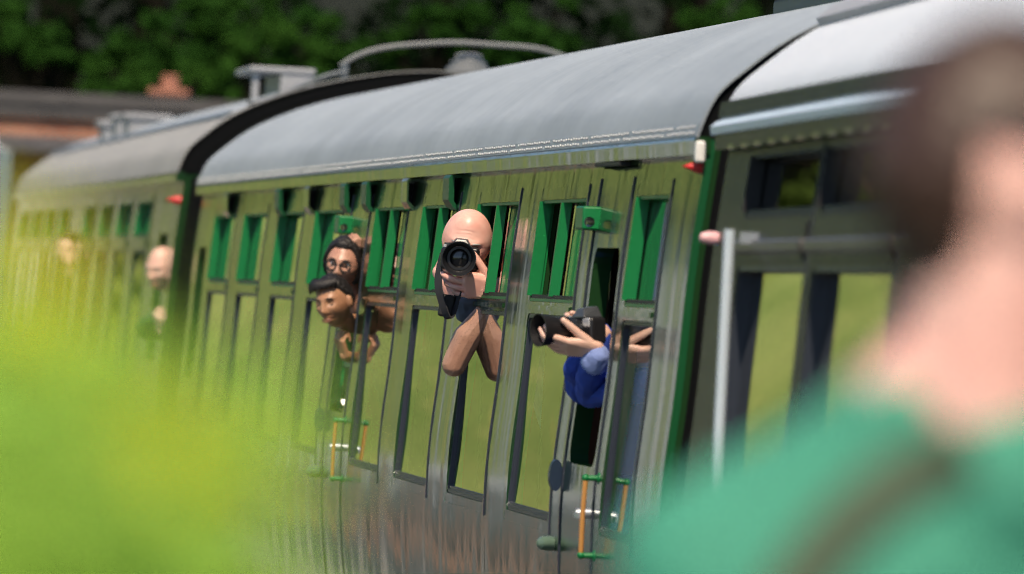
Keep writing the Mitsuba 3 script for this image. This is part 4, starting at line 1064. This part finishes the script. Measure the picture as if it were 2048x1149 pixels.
groups = [
    ('lit tree boughs at the far left, top of the picture', [V(-6.5345, 109.9973, 5.8111), V(-6.2033, 109.9976, 5.5506), V(-6.8432, 110.4971, 6.0764)], [.36, .32, .3]),
    ('light green tree above the brick chimney', [V(-5.1838, 109.9976, 5.5379), V(-4.7410, 109.9975, 5.6736), V(-4.9729, 110.5973, 5.8119), V(-5.3908, 110.3974, 5.7176), V(-4.5172, 110.2975, 5.5945)], [.42, .48, .36, .34, .3]),
    ('broad light green bough behind the white roof hatch', [V(-3.1967, 108.9974, 5.7713), V(-2.6689, 108.9974, 5.7072), V(-3.4640, 109.3975, 5.6375), V(-2.3213, 109.4974, 5.7661), V(-2.9623, 109.7973, 5.9129), V(-2.8589, 108.9975, 5.5792)], [.42, .40, .30, .34, .36, .34]),
    ('dim green tree at the top, left of the middle', [V(-3.8418, 111.9970, 6.2033), V(-4.2042, 111.9971, 6.0496), V(-4.6730, 112.3969, 6.3351), V(-3.4632, 112.5969, 6.3580)], [.34, .26, .32, .28]),
    ('green tree behind the round roof ventilator', [V(-1.2741, 110.9970, 6.2382), V(-0.8484, 110.9968, 6.3940), V(-1.6656, 111.3972, 5.9626), V(-0.9683, 111.1971, 6.1069)], [.40, .36, .30, .3]),
    ('green tree to the right of the round roof ventilator', [V(-0.0057, 109.9970, 6.2062), V(0.3212, 110.3969, 6.3157), V(-0.2537, 109.9973, 5.8889), V(0.1710, 110.1972, 6.0031)], [.36, .36, .30, .28]),
    ('small light green sapling above the middle of the grey roof', [V(2.3084, 108.9968, 6.4269), V(2.5487, 109.1969, 6.3147), V(2.7694, 109.4966, 6.6453)], [.28, .22, .26]),
    ('low green shrub above the brick coping', [V(-5.1193, 107.9979, 5.1863), V(-4.6407, 108.1979, 5.1904), V(-4.0191, 107.9978, 5.2635), V(-4.2992, 108.3977, 5.3568), V(-5.6234, 108.2979, 5.2196)], [.26, .24, .28, .26, .24])]
for i, (txt, cl, rd) in enumerate(groups):
    cl = [np.asarray(q) for q in cl]
    cl2, rd2 = [], []
    rg = np.random.default_rng(40 + i)
    for q, r in zip(cl, rd):
        for _ in range(7):
            cl2.append(q + rg.normal(0, 1, 3) * V(r * .65, r * .8, r * .5)); rd2.append(r * rg.uniform(.28, .5))
    m = np.mean(cl, 0)
    tree('tree' + (f'_{i:03d}' if i else ''), (m[0] + .3, m[1] + 1.0, -.75), cl2, rd2, 60, .10, 'leaf_green', 'bark', txt, 60 + i)
# the dark wood behind: one mass of crowns, trunks and undergrowth
rg = np.random.default_rng(5)
wc, wr = [], []
for i in range(300):
    x, y = rg.uniform(-10, 16), rg.uniform(114, 128)
    wc.append((x, y, rg.uniform(.5, 15))); wr.append(rg.uniform(.8, 1.7))
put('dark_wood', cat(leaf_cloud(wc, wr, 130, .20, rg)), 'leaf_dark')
put('dark_wood__trunks', cat(*[tube([(x, y, -.75), (x + rg.normal(0, .1), y, 6), (x + rg.normal(0, .3), y, 14)], V(.28, .2, .08), 8) for x, y in [(rg.uniform(-10, 16), rg.uniform(114, 126)) for _ in range(30)]]), 'bark', 40)
lab('dark_wood', 'dark shady wood filling the background behind the train', 'wood', kind='stuff')
lab('dark_wood__trunks', None, kind='stuff')
hv = [(x, y, z) for x, y, z in ((-17, 140, -.75), (160, 140, -.75), (160, 175, 17), (-22, 175, 17), (160, 300, 26), (-40, 300, 26))]
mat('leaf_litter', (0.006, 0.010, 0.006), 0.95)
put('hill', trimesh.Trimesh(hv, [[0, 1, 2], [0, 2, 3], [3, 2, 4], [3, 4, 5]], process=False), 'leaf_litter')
hv2 = [(-500, 262, -.75), (-16, 262, -.75), (-16, 310, 16), (-500, 310, 20), (-16, 380, 30), (-500, 380, 34)]
mat('far_wood', mikit.proc(lambda p, n, uv: mix((0.015, 0.03, 0.010), (0.045, 0.075, 0.02), fbm(p.x * .12, p.y * .12, p.z * .3))), 0.95, specular=0.1)
put('hill__wooded_slope', trimesh.Trimesh(hv2, [[0, 1, 2], [0, 2, 3], [3, 2, 4], [3, 4, 5]], process=False), 'far_wood')
lab('hill', 'dark wooded hillside behind the trees', kind='structure')
# trees on the grass bank; the further row is added to darken mirrored panes
for i in range(26):
    if i >= 15 and i % 2 == 1: continue
    rg = np.random.default_rng(90 + i)
    s, y = (68 + 7.2 * i, 15.5 + 3 * (i % 3)) if i < 15 else (140 + 7.5 * (i - 15), 8.5 + .45 * (i - 15) + 2 * (i % 2))
    toe = 10.5 if s < 60 else max(3.4, 10.5 - 7.1 * min(1, (s - 60) / 22))
    hb = bank_height(s, y, toe)
    b = FM.at(s, y, hb)
    cl = [b + V(rg.normal(0, 1.5), rg.normal(0, 2.6), 1.2 + 9.5 * rg.uniform(.02, 1) ** .9) for _ in range(46)]
    k = 'bank_tree' + (f'_{i:03d}' if i else '')
    tree(k, b - V(0, 0, .6), cl, [rg.uniform(.8, 1.5) for _ in cl], 150, .22, 'leaf_bank', 'bark_brown', 'leafy green tree on the grass embankment, seen only mirrored in the coach windows', 95 + i, 'trees along the grass embankment')

# pale shelter out of view, added for its reflection in the nearest windows
S = 'added_shelter'
put(S + '__wall', bx(36.0, 40.5, 4.72, 8.2, PLAT, 4.35), 'shelter_paint', to_world=FM.t)
for i in range(8):
    put(S + '__board', bx(35.975, 35.998, 4.74 + .43 * i, 4.74 + .43 * i + .41, PLAT + .1, 4.3), 'shelter_paint', to_world=FM.t)
put(S + '__roof', cat(bx(35.5, 41, 4.4, 8.6, 4.36, 4.44), bx(35.6, 40.9, 4.5, 8.5, 4.44, 4.5)), 'dark_slate', to_world=FM.t)
put(S + '__door', bx(37.6, 38.5, 4.70, 4.718, PLAT + .02, 3.2), 'bright_green', to_world=FM.t)
lab(S, 'pale blue grey timber shelter added out of view, mirrored in the nearest green coach window', 'shelter')
